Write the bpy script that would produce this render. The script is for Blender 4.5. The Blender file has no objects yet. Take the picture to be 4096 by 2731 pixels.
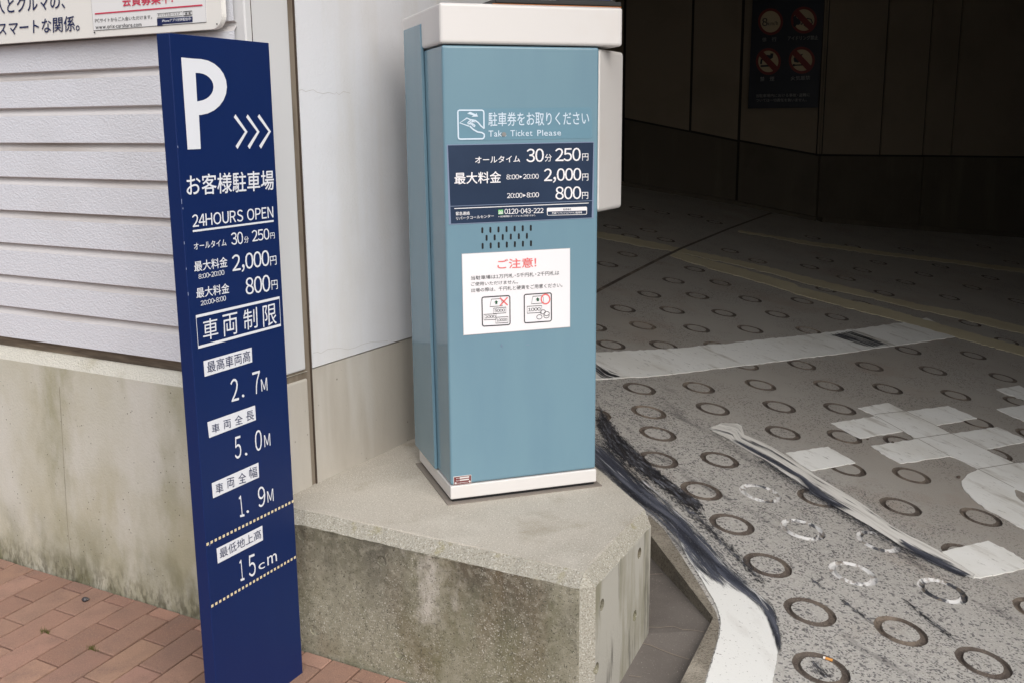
import bpy, bmesh, math, random
from mathutils import Vector, Matrix
from mathutils.geometry import delaunay_2d_cdt
random.seed(7)
R = math.radians
SC = bpy.context.scene
COL = SC.collection

# ------------------------------------------------------------------ camera
CAMZ = 1.4
FPX, PITCH, ROLL = 4154.2, R(11.79), R(-0.472)
_c, _s = math.cos(PITCH), math.sin(PITCH)
_cr, _sr = math.cos(ROLL), math.sin(ROLL)
_r0 = [Vector((1, 0, 0)), Vector((0, -_s, -_c)), Vector((0, _c, -_s))]
CX = _r0[0] * _cr - _r0[1] * _sr          # camera right, down, forward in the world
CY = _r0[0] * _sr + _r0[1] * _cr
CZ = _r0[2]
EYE = Vector((0, 0, CAMZ))
cam = bpy.data.cameras.new('camera')
cam.sensor_width = 36.0
cam.lens = FPX / 4096 * 36
cam.clip_start, cam.clip_end = 0.05, 500
cob = bpy.data.objects.new('camera', cam)
COL.objects.link(cob)
cob.matrix_world = Matrix(((CX.x, -CY.x, -CZ.x, 0), (CX.y, -CY.y, -CZ.y, 0), (CX.z, -CY.z, -CZ.z, CAMZ), (0, 0, 0, 1)))
SC.camera = cob

# ------------------------------------------------------------------ light
SUN_EL, SUN_AZ = R(43), R(-66)             # azimuth of the sun measured from +x, anticlockwise
w = bpy.data.worlds.new('World')
SC.world = w
w.use_nodes = True
nt = w.node_tree
sky = nt.nodes.new('ShaderNodeTexSky')
sky.sky_type = 'NISHITA'
sky.sun_disc = False
sky.sun_elevation = SUN_EL
sky.sun_rotation = math.pi / 2 - SUN_AZ
sky.air_density, sky.dust_density, sky.ozone_density = 1.0, 5.0, 1.0
bg = nt.nodes['Background']
bg.inputs['Strength'].default_value = 0.095
hs = nt.nodes.new('ShaderNodeHueSaturation')      # a cloudy, nearly white sky
hs.inputs['Saturation'].default_value = 0.7
nt.links.new(sky.outputs[0], hs.inputs['Color'])
nt.links.new(hs.outputs[0], bg.inputs['Color'])
sl = bpy.data.lights.new('sun', 'SUN')
sl.energy, sl.angle, sl.color = 2.1, R(70), (0.975, 0.99, 1.0)
so = bpy.data.objects.new('sun', sl)
COL.objects.link(so)
so.rotation_euler = Vector((math.cos(SUN_AZ) * math.cos(SUN_EL), math.sin(SUN_AZ) * math.cos(SUN_EL), math.sin(SUN_EL))).to_track_quat('Z', 'Y').to_euler()
so.location = (2, -4, 8)
SC.view_settings.view_transform = 'Standard'
SC.view_settings.look = 'None'
SC.view_settings.exposure = 0.31
SC.view_settings.gamma = 1.0
SC.cycles.max_bounces = 8
SC.cycles.sample_clamp_indirect = 4

# ------------------------------------------------------------------ pixels of the photograph to points
def ray(p):
    return CX * ((p[0] - 2048) / FPX) + CY * ((p[1] - 1365.5) / FPX) + CZ

def hit(p, P0, n):                          # where the line of sight meets the plane through P0
    d = ray(p)
    return EYE + d * ((P0 - EYE).dot(n) / d.dot(n))

def at_z(p, z):
    return hit(p, Vector((0, 0, z)), Vector((0, 0, 1)))

def zm(x0, y0, k):                          # coordinates read off an enlarged crop
    return lambda x, y: (x0 + x * k, y0 + y * k)

Z0 = zm(0, 0, .55296)
ZS = zm(600, 600, .57377)
ZT = zm(600, 1300, .91265)
Z4 = zm(1550, 0, .44643)
ZA = zm(1750, 400, .33160)
ZB = zm(1750, 880, .33160)
Z6 = zm(1600, 1700, .46769)
Z5 = zm(1100, 1900, .52980)
ZP = zm(1100, 1300, .44643)
Z7 = zm(2300, 0, .7636)
Z8 = zm(2300, 1000, 1.10387)
ZK = zm(2200, 1900, .52994)
ZL = zm(3200, 1900, .52986)
ZM = zm(2380, 1150, .38265)
ZN = zm(3196, 1150, .38265)
ZO = zm(2380, 1550, .38265)
ZQ = zm(3196, 1500, .38265)
ZR = zm(2380, 700, .38265)
ZU = zm(3196, 700, .38265)
ZG = zm(2900, 0, .28694)
ZF = zm(0, 2100, .40250)
ZC = zm(900, 0, .34014)

def az(deg):
    return Vector((math.cos(R(deg)), math.sin(R(deg)), 0))

class Plane:                                # an upright plane: P0, level direction u, outward normal n
    def __init__(s, P0, deg, off=0.0):
        s.u = az(deg)
        s.n = Vector((s.u.y, -s.u.x, 0))
        if s.n.dot(EYE - P0) < 0:
            s.n = -s.n
        s.P0 = P0 + s.n * off
    def at(s, p):
        return hit(p, s.P0, s.n)
    def uz(s, p):
        q = s.at(p)
        return (q - s.P0).dot(s.u), q.z
    def pt(s, u, z, off=0.0):
        return Vector((s.P0.x, s.P0.y, 0)) + s.u * u + s.n * off + Vector((0, 0, z))

class Flat:                                 # a sloping or level plane
    def __init__(s, P0, n):
        s.P0, s.n = P0, n.normalized()
    def at(s, p):
        return hit(p, s.P0, s.n)

# ------------------------------------------------------------------ materials
def sr(r, g, b):                            # sRGB 0-255 to linear
    f = lambda c: (c / 255 / 12.92) if c <= 10 else ((c / 255 + .055) / 1.055) ** 2.4
    return (f(r), f(g), f(b), 1)

def mat(name, col, rough=.6, metal=0.0, layers=(), bump=(), spec=.5, coat=0.0, tint=None, alpha=None):
    m = bpy.data.materials.new(name)
    m.use_nodes = True
    t = m.node_tree
    N, L = t.nodes, t.links
    b = N['Principled BSDF']
    b.inputs['Roughness'].default_value = rough
    b.inputs['Metallic'].default_value = metal
    b.inputs['Specular IOR Level'].default_value = spec
    b.inputs['Coat Weight'].default_value = coat
    tc = N.new('ShaderNodeTexCoord')
    def coords(src, stretch, rot):
        mp = N.new('ShaderNodeMapping')
        mp.vector_type = 'TEXTURE'
        mp.inputs['Rotation'].default_value = (0, 0, R(rot))
        mp.inputs['Scale'].default_value = stretch
        if src == 'flow':
            un = N.new('ShaderNodeUVMap')
            un.uv_map = 'flow'
            L.new(un.outputs[0], mp.inputs['Vector'])
        else:
            L.new(tc.outputs[src], mp.inputs['Vector'])
        return mp.outputs[0]
    def mask(kind, scale, detail, lo, hi, stretch=(1, 1, 1), rot=0, src='Object', rgh=.6):
        v = coords(src, stretch, rot)
        if kind == 'noise':
            n = N.new('ShaderNodeTexNoise')
            n.inputs['Scale'].default_value = scale
            n.inputs['Detail'].default_value = detail
            n.inputs['Roughness'].default_value = rgh
            o = n.outputs[0]
        elif kind == 'vor':
            n = N.new('ShaderNodeTexVoronoi')
            n.inputs['Scale'].default_value = scale
            o = n.outputs['Distance']
        elif kind == 'cell':
            n = N.new('ShaderNodeTexVoronoi')
            n.inputs['Scale'].default_value = scale
            sp = N.new('ShaderNodeSeparateColor')
            L.new(n.outputs['Color'], sp.inputs[0])
            o = sp.outputs[0]
            L.new(v, n.inputs['Vector'])
            return ramp(o, lo, hi)
        elif kind in 'xyz':
            sp = N.new('ShaderNodeSeparateXYZ')
            L.new(v, sp.inputs[0])
            return ramp(sp.outputs['xyz'.index(kind)], lo, hi)
        L.new(v, n.inputs['Vector'])
        return ramp(o, lo, hi)
    def ramp(o, lo, hi):
        r = N.new('ShaderNodeMapRange')
        r.inputs['From Min'].default_value = lo
        r.inputs['From Max'].default_value = hi
        L.new(o, r.inputs['Value'])
        return r.outputs[0]
    def mul(a, bb):
        k = N.new('ShaderNodeMath')
        k.operation = 'MULTIPLY'
        L.new(a, k.inputs[0])
        if isinstance(bb, (int, float)):
            k.inputs[1].default_value = bb
        else:
            L.new(bb, k.inputs[1])
        return k.outputs[0]
    rgb = N.new('ShaderNodeRGB')
    rgb.outputs[0].default_value = col
    cur = rgb.outputs[0]
    if tint:
        a = N.new('ShaderNodeAttribute')
        a.attribute_name = tint
        mx = N.new('ShaderNodeMix')
        mx.data_type, mx.blend_type = 'RGBA', 'MULTIPLY'
        mx.inputs[0].default_value = 1
        L.new(cur, mx.inputs[6])
        L.new(a.outputs['Color'], mx.inputs[7])
        cur = mx.outputs[2]
    for color, fac, masks in layers:
        f = None
        for k in masks:
            o = mask(*k)
            f = o if f is None else mul(f, o)
        f = mul(f, fac)
        mx = N.new('ShaderNodeMix')
        mx.data_type = 'RGBA'
        L.new(f, mx.inputs[0])
        L.new(cur, mx.inputs[6])
        mx.inputs[7].default_value = color
        cur = mx.outputs[2]
    L.new(cur, b.inputs['Base Color'])
    prev = None
    for st, dist, k in bump:
        bp = N.new('ShaderNodeBump')
        bp.inputs['Strength'].default_value = st
        bp.inputs['Distance'].default_value = dist
        L.new(mask(*k), bp.inputs['Height'])
        if prev:
            L.new(prev, bp.inputs['Normal'])
        prev = bp.outputs[0]
    if prev:
        L.new(prev, b.inputs['Normal'])
    if alpha:
        f = None
        for k in alpha:
            if k[0] == 'edge':              # UV v: 0 and 1 are the ragged edges of a streak
                uv = N.new('ShaderNodeUVMap'); uv.uv_map = 'UVMap'
                sp = N.new('ShaderNodeSeparateXYZ')
                L.new(uv.outputs[0], sp.inputs[0])
                a1 = N.new('ShaderNodeMath'); a1.operation = 'PINGPONG'
                a1.inputs[1].default_value = 0.5
                L.new(sp.outputs[1], a1.inputs[0])
                a2 = N.new('ShaderNodeMath'); a2.operation = 'PINGPONG'
                a2.inputs[1].default_value = 0.5
                L.new(sp.outputs[0], a2.inputs[0])
                o1 = ramp(a1.outputs[0], 0, k[1]); o2 = ramp(a2.outputs[0], 0, k[2])
                mnn = N.new('ShaderNodeMath'); mnn.operation = 'MINIMUM'
                L.new(o1, mnn.inputs[0]); L.new(o2, mnn.inputs[1])
                nz = N.new('ShaderNodeTexNoise')
                nz.inputs['Scale'].default_value = k[3]
                nz.inputs['Detail'].default_value = 7
                nz.inputs['Roughness'].default_value = .65
                L.new(coords('flow', k[4], 0), nz.inputs['Vector'])
                ad = N.new('ShaderNodeMath'); ad.operation = 'ADD'
                L.new(mul(mnn.outputs[0], k[5]), ad.inputs[0])
                L.new(nz.outputs[0], ad.inputs[1])
                o = ramp(ad.outputs[0], k[6], k[7])
            else:
                o = mask(*k)
            f = o if f is None else mul(f, o)
        L.new(f, b.inputs['Alpha'])
    return m

S1 = (1, 1, 1)
M = {}
M['siding'] = mat('siding_paint', sr(217, 219, 226), .65,
    layers=[(sr(188, 187, 188), .5, [('noise', 1.5, 4, .45, .75)])],
    bump=[(.30, .004, ('noise', 190, 4, .3, .7, (1.5, 1.5, 1), 0, 'Object', .55))])
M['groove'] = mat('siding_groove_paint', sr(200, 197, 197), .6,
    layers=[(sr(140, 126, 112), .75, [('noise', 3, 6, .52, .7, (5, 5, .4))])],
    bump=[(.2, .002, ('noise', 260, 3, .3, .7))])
M['flash'] = mat('weathered_flashing', sr(128, 116, 100), .7,
    layers=[(sr(74, 64, 54), .9, [('noise', 9, 6, .5, .62, (6, 6, .5))])])
M['plinth'] = mat('board_marked_concrete', sr(196, 194, 182), .8,
    layers=[(sr(172, 166, 138), .8, [('noise', 2.2, 5, .42, .66, (1, 1, 1.3))]),
            (sr(142, 139, 108), .6, [('noise', 2.6, 8, .50, .66, (.7, .7, 1.5))]),
            (sr(104, 102, 72), .9, [('noise', 9, 8, .36, .60, (1, 1, 1.5)), ('z', 1, 1, .24, .0)]),
            (sr(80, 76, 58), .7, [('noise', 60, 6, .44, .60, (1, 1, 2.2)), ('z', 1, 1, .10, .01)]),
            (sr(206, 204, 197), .7, [('noise', 4, 6, .52, .70, (.7, .7, 1.6))]),
            (sr(70, 66, 56), .85, [('vor', 58, 1, .15, .08), ('noise', 9, 2, .52, .58)])],
    bump=[(.25, .002, ('noise', 120, 5, .3, .7))])
M['chamfer'] = mat('pale_concrete_edge', sr(200, 197, 186), .85,
    layers=[(sr(168, 161, 138), .6, [('noise', 9, 6, .5, .7)])],
    bump=[(.5, .004, ('noise', 150, 5, .3, .7))])
M['plat_top'] = mat('trowelled_concrete', sr(182, 175, 163), .85,
    layers=[(sr(150, 144, 132), .6, [('noise', 2.2, 6, .45, .7)]),
            (sr(206, 201, 190), .5, [('noise', 4.5, 5, .55, .75)]),
            (sr(226, 222, 214), .8, [('noise', 260, 2, .59, .66)]),
            (sr(112, 106, 94), .6, [('noise', 240, 2, .60, .67)]),
            (sr(140, 128, 108), .5, [('noise', 5, 6, .56, .70)])],
    bump=[(.35, .002, ('noise', 240, 4, .3, .7))])
M['plat_side'] = mat('mossy_exposed_concrete', sr(148, 144, 126), .9,
    layers=[(sr(112, 110, 82), .8, [('noise', 3.6, 8, .44, .62, (.8, .8, 1.5))]),
            (sr(84, 80, 70), .85, [('noise', 3.4, 8, .40, .60, (.7, .7, 1.7)), ('z', 1, 1, .10, .34)]),
            (sr(112, 92, 70), .5, [('noise', 2.2, 6, .52, .68, (.5, .5, 1.6))]),
            (sr(196, 190, 180), .8, [('noise', 5.2, 8, .60, .69, (.8, .8, 1.3))]),
            (sr(172, 167, 150), .35, [('noise', 45, 6, .50, .62)]),
            (sr(78, 74, 60), .38, [('noise', 60, 6, .54, .64)]),
            (sr(208, 205, 194), .85, [('noise', 230, 2, .60, .66), ('noise', 5, 4, .40, .60)]),
            (sr(52, 49, 40), .75, [('noise', 210, 2, .61, .67)])],
    bump=[(.35, .002, ('noise', 230, 4, .3, .7))])
M['plat_right'] = mat('streaked_concrete', sr(170, 167, 158), .85,
    layers=[(sr(120, 116, 92), .75, [('noise', 6, 6, .45, .62, (.55, .55, 3.0))]),
            (sr(64, 60, 54), .8, [('noise', 9, 6, .57, .68, (.5, .5, 3.5))]),
            (sr(94, 94, 64), .6, [('noise', 4, 6, .5, .7), ('z', 1, 1, .3, .06)])],
    bump=[(.3, .002, ('noise', 160, 4, .3, .7))])
M['plat_edge'] = mat('exposed_aggregate_edge', sr(164, 160, 148), .9,
    layers=[(sr(120, 114, 100), .7, [('noise', 230, 3, .52, .62)]),
            (sr(214, 211, 203), .55, [('noise', 220, 2, .59, .65)]),
            (sr(140, 132, 78), .5, [('noise', 14, 4, .6, .7)])],
    bump=[(.5, .003, ('noise', 260, 4, .3, .7))])
M['plaster'] = mat('white_render', sr(219, 220, 224), .8,
    layers=[(sr(196, 190, 184), .35, [('noise', 1.6, 5, .45, .7)]),
            (sr(208, 205, 200), .5, [('noise', 3, 4, .5, .7, (.4, .4, 4))])],
    bump=[(.22, .003, ('noise', 110, 4, .3, .7))])
M['crack'] = mat('hairline_crack', sr(178, 172, 166), .9)
M['pilaster'] = mat('white_steel', sr(208, 208, 209), .45,
    layers=[(sr(186, 184, 182), .5, [('noise', 2, 4, .5, .75, (.4, .4, 4))])])
M['joint'] = mat('brown_sealant', sr(128, 117, 103), .8,
    layers=[(sr(92, 80, 66), .8, [('noise', 10, 5, .48, .66, (.4, .4, 3))])])
M['joint_dark'] = mat('split_sealant_gap_shade', sr(66, 54, 44), .9)  # split sealant; also paints the shade in the siding's end gap
M['b_plinth'] = mat('smooth_concrete', sr(186, 180, 170), .8,
    layers=[(sr(160, 152, 140), .6, [('noise', 3, 6, .45, .7, (.6, .6, 2.4))]),
            (sr(204, 202, 198), .6, [('noise', 2.4, 4, .52, .7, (.5, .5, 3))]),
            (sr(84, 78, 70), .85, [('vor', 26, 1, .10, .05), ('noise', 5, 2, .5, .6)])],
    bump=[(.15, .002, ('noise', 140, 4, .3, .7))])
M['brick'] = mat('clay_paver', sr(154, 121, 104), .85, tint='tint',
    layers=[(sr(130, 104, 92), .7, [('noise', 11, 6, .46, .68)]),
            (sr(186, 150, 128), .6, [('noise', 330, 2, .58, .68)]),
            (sr(96, 72, 64), .6, [('noise', 290, 2, .6, .7)])],
    bump=[(.4, .002, ('noise', 300, 3, .3, .7))])
M['sand'] = mat('joint_sand', sr(44, 37, 31), .95,
    layers=[(sr(62, 64, 40), .8, [('noise', 5, 5, .5, .65)])])
STR = (7, 1, 1)
M['ring'] = mat('dirty_ring_groove', sr(94, 85, 78), .9,
    layers=[(sr(140, 126, 112), .7, [('noise', 2.6, 3, .5, .66)]),
            (sr(72, 62, 56), .8, [('noise', 26, 5, .45, .62)]),
            (sr(140, 128, 116), .6, [('noise', 240, 3, .58, .68)])],
    bump=[(.7, .003, ('noise', 230, 4, .3, .7))])
M['ring_paint'] = mat('paint_smeared_groove', sr(206, 205, 204), .7,
    layers=[(sr(40, 42, 50), .95, [('noise', 13, 6, .51, .56, (3.5, 1, 1), 100)]),
            (sr(120, 110, 98), .7, [('noise', 40, 4, .52, .6)])])
M['road_white'] = mat('road_paint', sr(236, 236, 233), .7,
    layers=[(sr(218, 216, 209), .7, [('noise', 3, 6, .45, .7)]),
            (sr(150, 140, 124), .55, [('noise', 12, 6, .56, .72, (4, 1, 1), 128)]),
            (sr(120, 116, 110), .5, [('noise', 60, 4, .62, .70, (3, 1, 1), 128)])],
    alpha=[('noise', 75, 5, .27, .31)],
    bump=[(.2, .001, ('noise', 150, 3, .3, .7))])
M['road_cream'] = mat('old_cream_road_paint', sr(196, 187, 160), .75,
    layers=[(sr(180, 168, 140), .7, [('noise', 4, 6, .45, .7)])])
M['kerb_white'] = mat('fresh_kerb_paint', sr(222, 222, 219), .65,
    layers=[(sr(180, 176, 170), .6, [('noise', 7, 7, .52, .7, (3, 1, 1), 100)]),
            (sr(120, 116, 112), .8, [('noise', 130, 4, .64, .7)])],
    alpha=[('edge', .06, .02, 60, S1, 1.0, .72, .80)],
    bump=[(.3, .001, ('noise', 120, 4, .3, .7))])
def rub(name, k, lo, wide, col=(58, 61, 72), st=14, sc=70, soft=.10, ends=.12):
    return mat(name, sr(*col), .5,
        layers=[(sr(104, 107, 118), .8, [('noise', 50, 6, .48, .64, (st, 1, 1), 0, 'flow')]),
                (sr(176, 178, 184), .8, [('noise', 110, 5, .60, .66, (st * 1.5, 1, 1), 0, 'flow')]),
                (sr(30, 31, 36), .8, [('noise', 24, 6, .5, .62, (st, 1, 1), 0, 'flow')])],
        alpha=[('edge', wide, ends, sc, (st, 1, 1), k, lo, lo + soft), ('noise', 330, 3, .22, .44, (5, 1, 1), 0, 'flow')])
M['worn_white'] = mat('worn_edge_line', sr(222, 220, 215), .7,
    layers=[(sr(160, 155, 148), .5, [('noise', 60, 7, .48, .62, (16, 1, 1), 0, 'flow')]),
            (sr(44, 46, 54), .9, [('noise', 34, 7, .56, .61, (12, 1, 1), 0, 'flow')])],
    alpha=[('edge', .12, .02, 60, (16, 1, 1), .55, .66, .76)])
M['kerb'] = mat('kerb_concrete', sr(134, 127, 115), .9,
    layers=[(sr(92, 84, 72), .8, [('noise', 170, 3, .5, .62)]),
            (sr(186, 178, 164), .5, [('noise', 6, 5, .5, .7)]),
            (sr(60, 58, 58), .7, [('noise', 9, 6, .6, .7, (4, 1, 1), 125)])],
    bump=[(.8, .004, ('noise', 170, 4, .3, .7))])
M['gutter'] = mat('dark_mortar_gutter', sr(104, 98, 93), .85,
    layers=[(sr(78, 72, 68), .6, [('noise', 5, 6, .45, .7)]),
            (sr(168, 160, 152), .7, [('noise', 260, 2, .66, .7)])],
    bump=[(.3, .002, ('noise', 210, 4, .3, .7))])
M['gutter_crack'] = mat('lime_filled_crack', sr(142, 130, 118), .9)
M['street'] = mat('street_asphalt', sr(70, 70, 70), .9, bump=[(.4, .004, ('noise', 120, 4, .3, .7))])
M['navy'] = mat('navy_sign_film', sr(11, 35, 86), .45, spec=.35,
    layers=[(sr(18, 43, 96), .4, [('noise', 2, 4, .45, .7, (.5, .5, 2))])])
M['scratch'] = mat('scratched_edge', sr(150, 160, 190), .6)
M['white'] = mat('white_lettering', sr(226, 229, 236), .5)
M['cream'] = mat('cream_dots', sr(222, 208, 172), .6)
M['navy_txt'] = mat('navy_lettering', sr(26, 36, 82), .5)
M['teal'] = mat('teal_enamel', sr(111, 143, 158), .17, spec=.5,
    layers=[(sr(103, 134, 152), .5, [('noise', 3, 3, .45, .7, (.4, .4, 1.6))])],
    bump=[(.015, .001, ('noise', 25, 2, .3, .7))])
M['casing'] = mat('ivory_plastic', sr(213, 210, 208), .42,
    layers=[(sr(206, 198, 190), .4, [('noise', 4, 5, .52, .75)])],
    bump=[(.03, .001, ('noise', 350, 2, .3, .7))])
M['black'] = mat('black_plastic', sr(22, 21, 21), .5)
M['dark'] = mat('painted_gap_shade', sr(14, 15, 17), .8)  # near-black colour painting the shade of slots and base gap
M['film'] = mat('clear_film_sticker', sr(100, 138, 156), .3)
M['panel'] = mat('dark_blue_price_panel', sr(28, 46, 72), .3, spec=.4,
    layers=[(sr(40, 58, 84), .4, [('noise', 5, 3, .45, .7)])])
M['panel_edge'] = mat('laminate_edge', sr(120, 134, 160), .35)
M['paleblue'] = mat('pale_blue_print', sr(205, 220, 234), .5)
M['paper'] = mat('laminated_paper', sr(232, 230, 233), .35)
M['paper_edge'] = mat('laminate_margin', sr(160, 164, 168), .3)
M['red'] = mat('faded_red_print', sr(226, 108, 108), .5)
M['redline'] = mat('red_print', sr(206, 62, 88), .5)
M['ink'] = mat('grey_black_print', sr(52, 52, 56), .5)
M['green'] = mat('dark_green_print', sr(30, 84, 58), .5)
M['lime'] = mat('green_print', sr(96, 186, 96), .5)
M['plate_red'] = mat('dark_red_nameplate', sr(112, 44, 46), .5)
M['rust'] = mat('rust_stain', sr(186, 112, 52), .8)
M['screw'] = mat('steel_screw', sr(150, 150, 150), .35, metal=.9)
M['gasket'] = mat('grey_sealant_bed', sr(128, 120, 112), .8)
M['board'] = mat('cream_sign_board', sr(233, 231, 226), .35)
M['board_box'] = mat('board_print_ground', sr(232, 232, 232), .35)
M['blue_sign'] = mat('bright_blue_sign', sr(24, 44, 128), .4)
M['g_panel'] = mat('garage_panel', sr(132, 120, 104), .8,
    layers=[(sr(112, 101, 86), .6, [('noise', 1.5, 5, .45, .7)])])
M['g_plinth'] = mat('garage_concrete', sr(88, 81, 70), .85,
    layers=[(sr(106, 98, 82), .6, [('noise', 3, 5, .5, .7, (.6, .6, 5))]),
            (sr(70, 64, 54), .6, [('noise', 2, 5, .5, .7)])])
M['g_seam'] = mat('garage_seam', sr(40, 36, 32), .9)
M['g_ceil'] = mat('garage_ceiling', sr(206, 203, 197), .9)  # unseen ceiling and walls kept pale to bounce fill light inside
M['g_sign'] = mat('dark_notice', sr(20, 28, 44), .5)
M['g_red'] = mat('notice_red', sr(116, 32, 30), .5)
M['g_cream'] = mat('notice_cream', sr(190, 172, 140), .6)
M['g_white'] = mat('notice_lettering', sr(150, 150, 150), .6)
M['stone'] = mat('brown_stone', sr(84, 72, 64), .8)
M['pebble'] = mat('dark_shell', sr(56, 54, 58), .45,
    layers=[(sr(120, 116, 116), .7, [('noise', 160, 3, .55, .65)])])
M['filter'] = mat('orange_filter_paper', sr(206, 142, 70), .8)
M['cigpaper'] = mat('white_cigarette_paper', sr(226, 220, 212), .8)
M['moss'] = mat('moss', sr(92, 92, 44), .95)

# ------------------------------------------------------------------ objects
def empty(name, loc, label, cat, group=None):
    o = bpy.data.objects.new(name, None)
    o.empty_display_size = .1
    COL.objects.link(o)
    o.location = loc
    tag(o, label, cat, group)
    return o

def tag(o, label=None, cat=None, group=None, kind=None):
    for k, v in (('label', label), ('category', cat), ('group', group), ('kind', kind)):
        if v:
            o[k] = v
    return o

def base_of(p):
    return Vector(p.location) if p.type == 'EMPTY' else Vector((0, 0, 0))

def link(name, me, parent=None):
    o = bpy.data.objects.new(name, me)
    COL.objects.link(o)
    if parent:
        o.parent = parent
        o.matrix_parent_inverse = Matrix.Translation(-base_of(parent))
    return o

def mesh(name, verts, faces, mats, parent=None, mi=None, smooth=False):
    me = bpy.data.meshes.new(name)
    me.from_pydata([tuple(v) for v in verts], [], faces)
    for m in (mats if isinstance(mats, (list, tuple)) else [mats]):
        me.materials.append(m)
    if mi:
        me.polygons.foreach_set('material_index', mi)
    if smooth:
        me.polygons.foreach_set('use_smooth', [True] * len(me.polygons))
    me.update()
    return link(name, me, parent)

def bm_obj(name, bm, mats, parent=None, smooth=False):
    bmesh.ops.recalc_face_normals(bm, faces=bm.faces)
    me = bpy.data.meshes.new(name)
    bm.to_mesh(me)
    bm.free()
    for m in (mats if isinstance(mats, (list, tuple)) else [mats]):
        me.materials.append(m)
    if smooth:
        me.polygons.foreach_set('use_smooth', [True] * len(me.polygons))
    return link(name, me, parent)

def prism_bm(poly, z0, z1, bm=None):
    bm = bm or bmesh.new()
    lo = [bm.verts.new((p[0], p[1], z0)) for p in poly]
    hi = [bm.verts.new((p[0], p[1], z1)) for p in poly]
    n = len(poly)
    for i in range(n):
        bm.faces.new((lo[i], lo[(i + 1) % n], hi[(i + 1) % n], hi[i]))
    bm.faces.new(hi)
    bm.faces.new(lo[::-1])
    return bm

def bevel(bm, w_, seg=2, keep=None):
    ed = [e for e in bm.edges if (keep is None or keep(e)) and len(e.link_faces) == 2]
    bmesh.ops.bevel(bm, geom=ed, offset=w_, segments=seg, profile=.5, affect='EDGES', clamp_overlap=True)

def obox(o, u, v, a0, a1, b0, b1, z0, z1):   # box in the local axes u, v of a machine or wall
    return [(o + u * a + v * b) for a, b in ((a0, b0), (a1, b0), (a1, b1), (a0, b1))], z0, z1

def box(name, o, u, v, a0, a1, b0, b1, z0, z1, m, parent=None, bv=0.0, seg=2):
    bm = prism_bm(*obox(o, u, v, a0, a1, b0, b1, z0, z1))
    if bv:
        bevel(bm, bv, seg)
    return bm_obj(name, bm, m, parent)

def slab(name, pts, thick, n, m, parent=None):  # a flat outline with a little thickness behind it
    k = len(pts)
    v = [Vector(p) for p in pts] + [Vector(p) - n * thick for p in pts]
    f = [list(range(k))] + [[i, (i + 1) % k, k + (i + 1) % k, k + i] for i in range(k)]
    return mesh(name, v, f, m, parent)

def poly(name, plane, px, m, parent, off=.0008, thick=.0006):
    return slab(name, [plane.at(p) + plane.n * off for p in px], thick, plane.n, m, parent)

def ribbon_pts(pts, wd, n, closed=False):
    k = len(pts)
    V, F = [], []
    for i, p in enumerate(pts):
        a = pts[(i - 1) % k] if (closed or i > 0) else p
        b = pts[(i + 1) % k] if (closed or i < k - 1) else p
        d = (b - a).normalized()
        s = n.cross(d).normalized()
        V += [p + s * wd / 2, p - s * wd / 2]
    for i in range(k if closed else k - 1):
        j = (i + 1) % k
        F.append([2 * i, 2 * j, 2 * j + 1, 2 * i + 1])
    return V, F

class Ink:                                   # collects thin print of one colour on one plane into one mesh
    def __init__(s, plane, off):
        s.p, s.off, s.parts = plane, off, []
    def add(s, V, F, join=False):
        if join and s.parts:
            V0, F0 = s.parts[-1]
            k = len(V0)
            V0 += V
            F0 += [[i + k for i in f] for f in F]
        else:
            s.parts.append((list(V), [list(f) for f in F]))
    def line(s, px, wd, closed=False):
        s.add(*ribbon_pts([s.p.at(p) + s.p.n * s.off for p in px], wd, s.p.n, closed))
    def poly(s, px):
        P = [s.p.at(p) + s.p.n * s.off for p in px]
        s.add(P, [list(range(len(P)))])
    def ell(s, c, rx, ry, wd=None, rot=0, n=28):
        px = []
        for i in range(n):
            t = 2 * math.pi * i / n
            x, y = rx * math.cos(t), ry * math.sin(t)
            px.append((c[0] + x * math.cos(rot) - y * math.sin(rot), c[1] + x * math.sin(rot) + y * math.cos(rot)))
        if wd:
            s.line(px, wd, True)
        else:
            s.poly(px)
    def build(s, name, m, parent):            # every line of writing and every mark is a part of its own
        return [mesh(name, V, F, m, parent) for V, F in s.parts][0]

def rounded(tl, tr, br, bl, r, n=5):          # rounded outline of a picture quad, r as a fraction of its sides
    q = [Vector((*p, 0)) for p in (tl, tr, br, bl)]
    f = lambda u, v: tuple(((q[0] * (1 - u) + q[1] * u) * (1 - v) + (q[3] * (1 - u) + q[2] * u) * v)[:2])
    out = []
    asp = (q[1] - q[0]).length / (q[3] - q[0]).length
    ru, rv = r, r * asp
    for cx, cy, a0 in ((1 - ru, rv, -90), (1 - ru, 1 - rv, 0), (ru, 1 - rv, 90), (ru, rv, 180)):
        for i in range(n + 1):
            a = R(a0 + 90 * i / n)
            out.append(f(cx + ru * math.cos(a), cy + rv * math.sin(a)))
    return out

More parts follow.
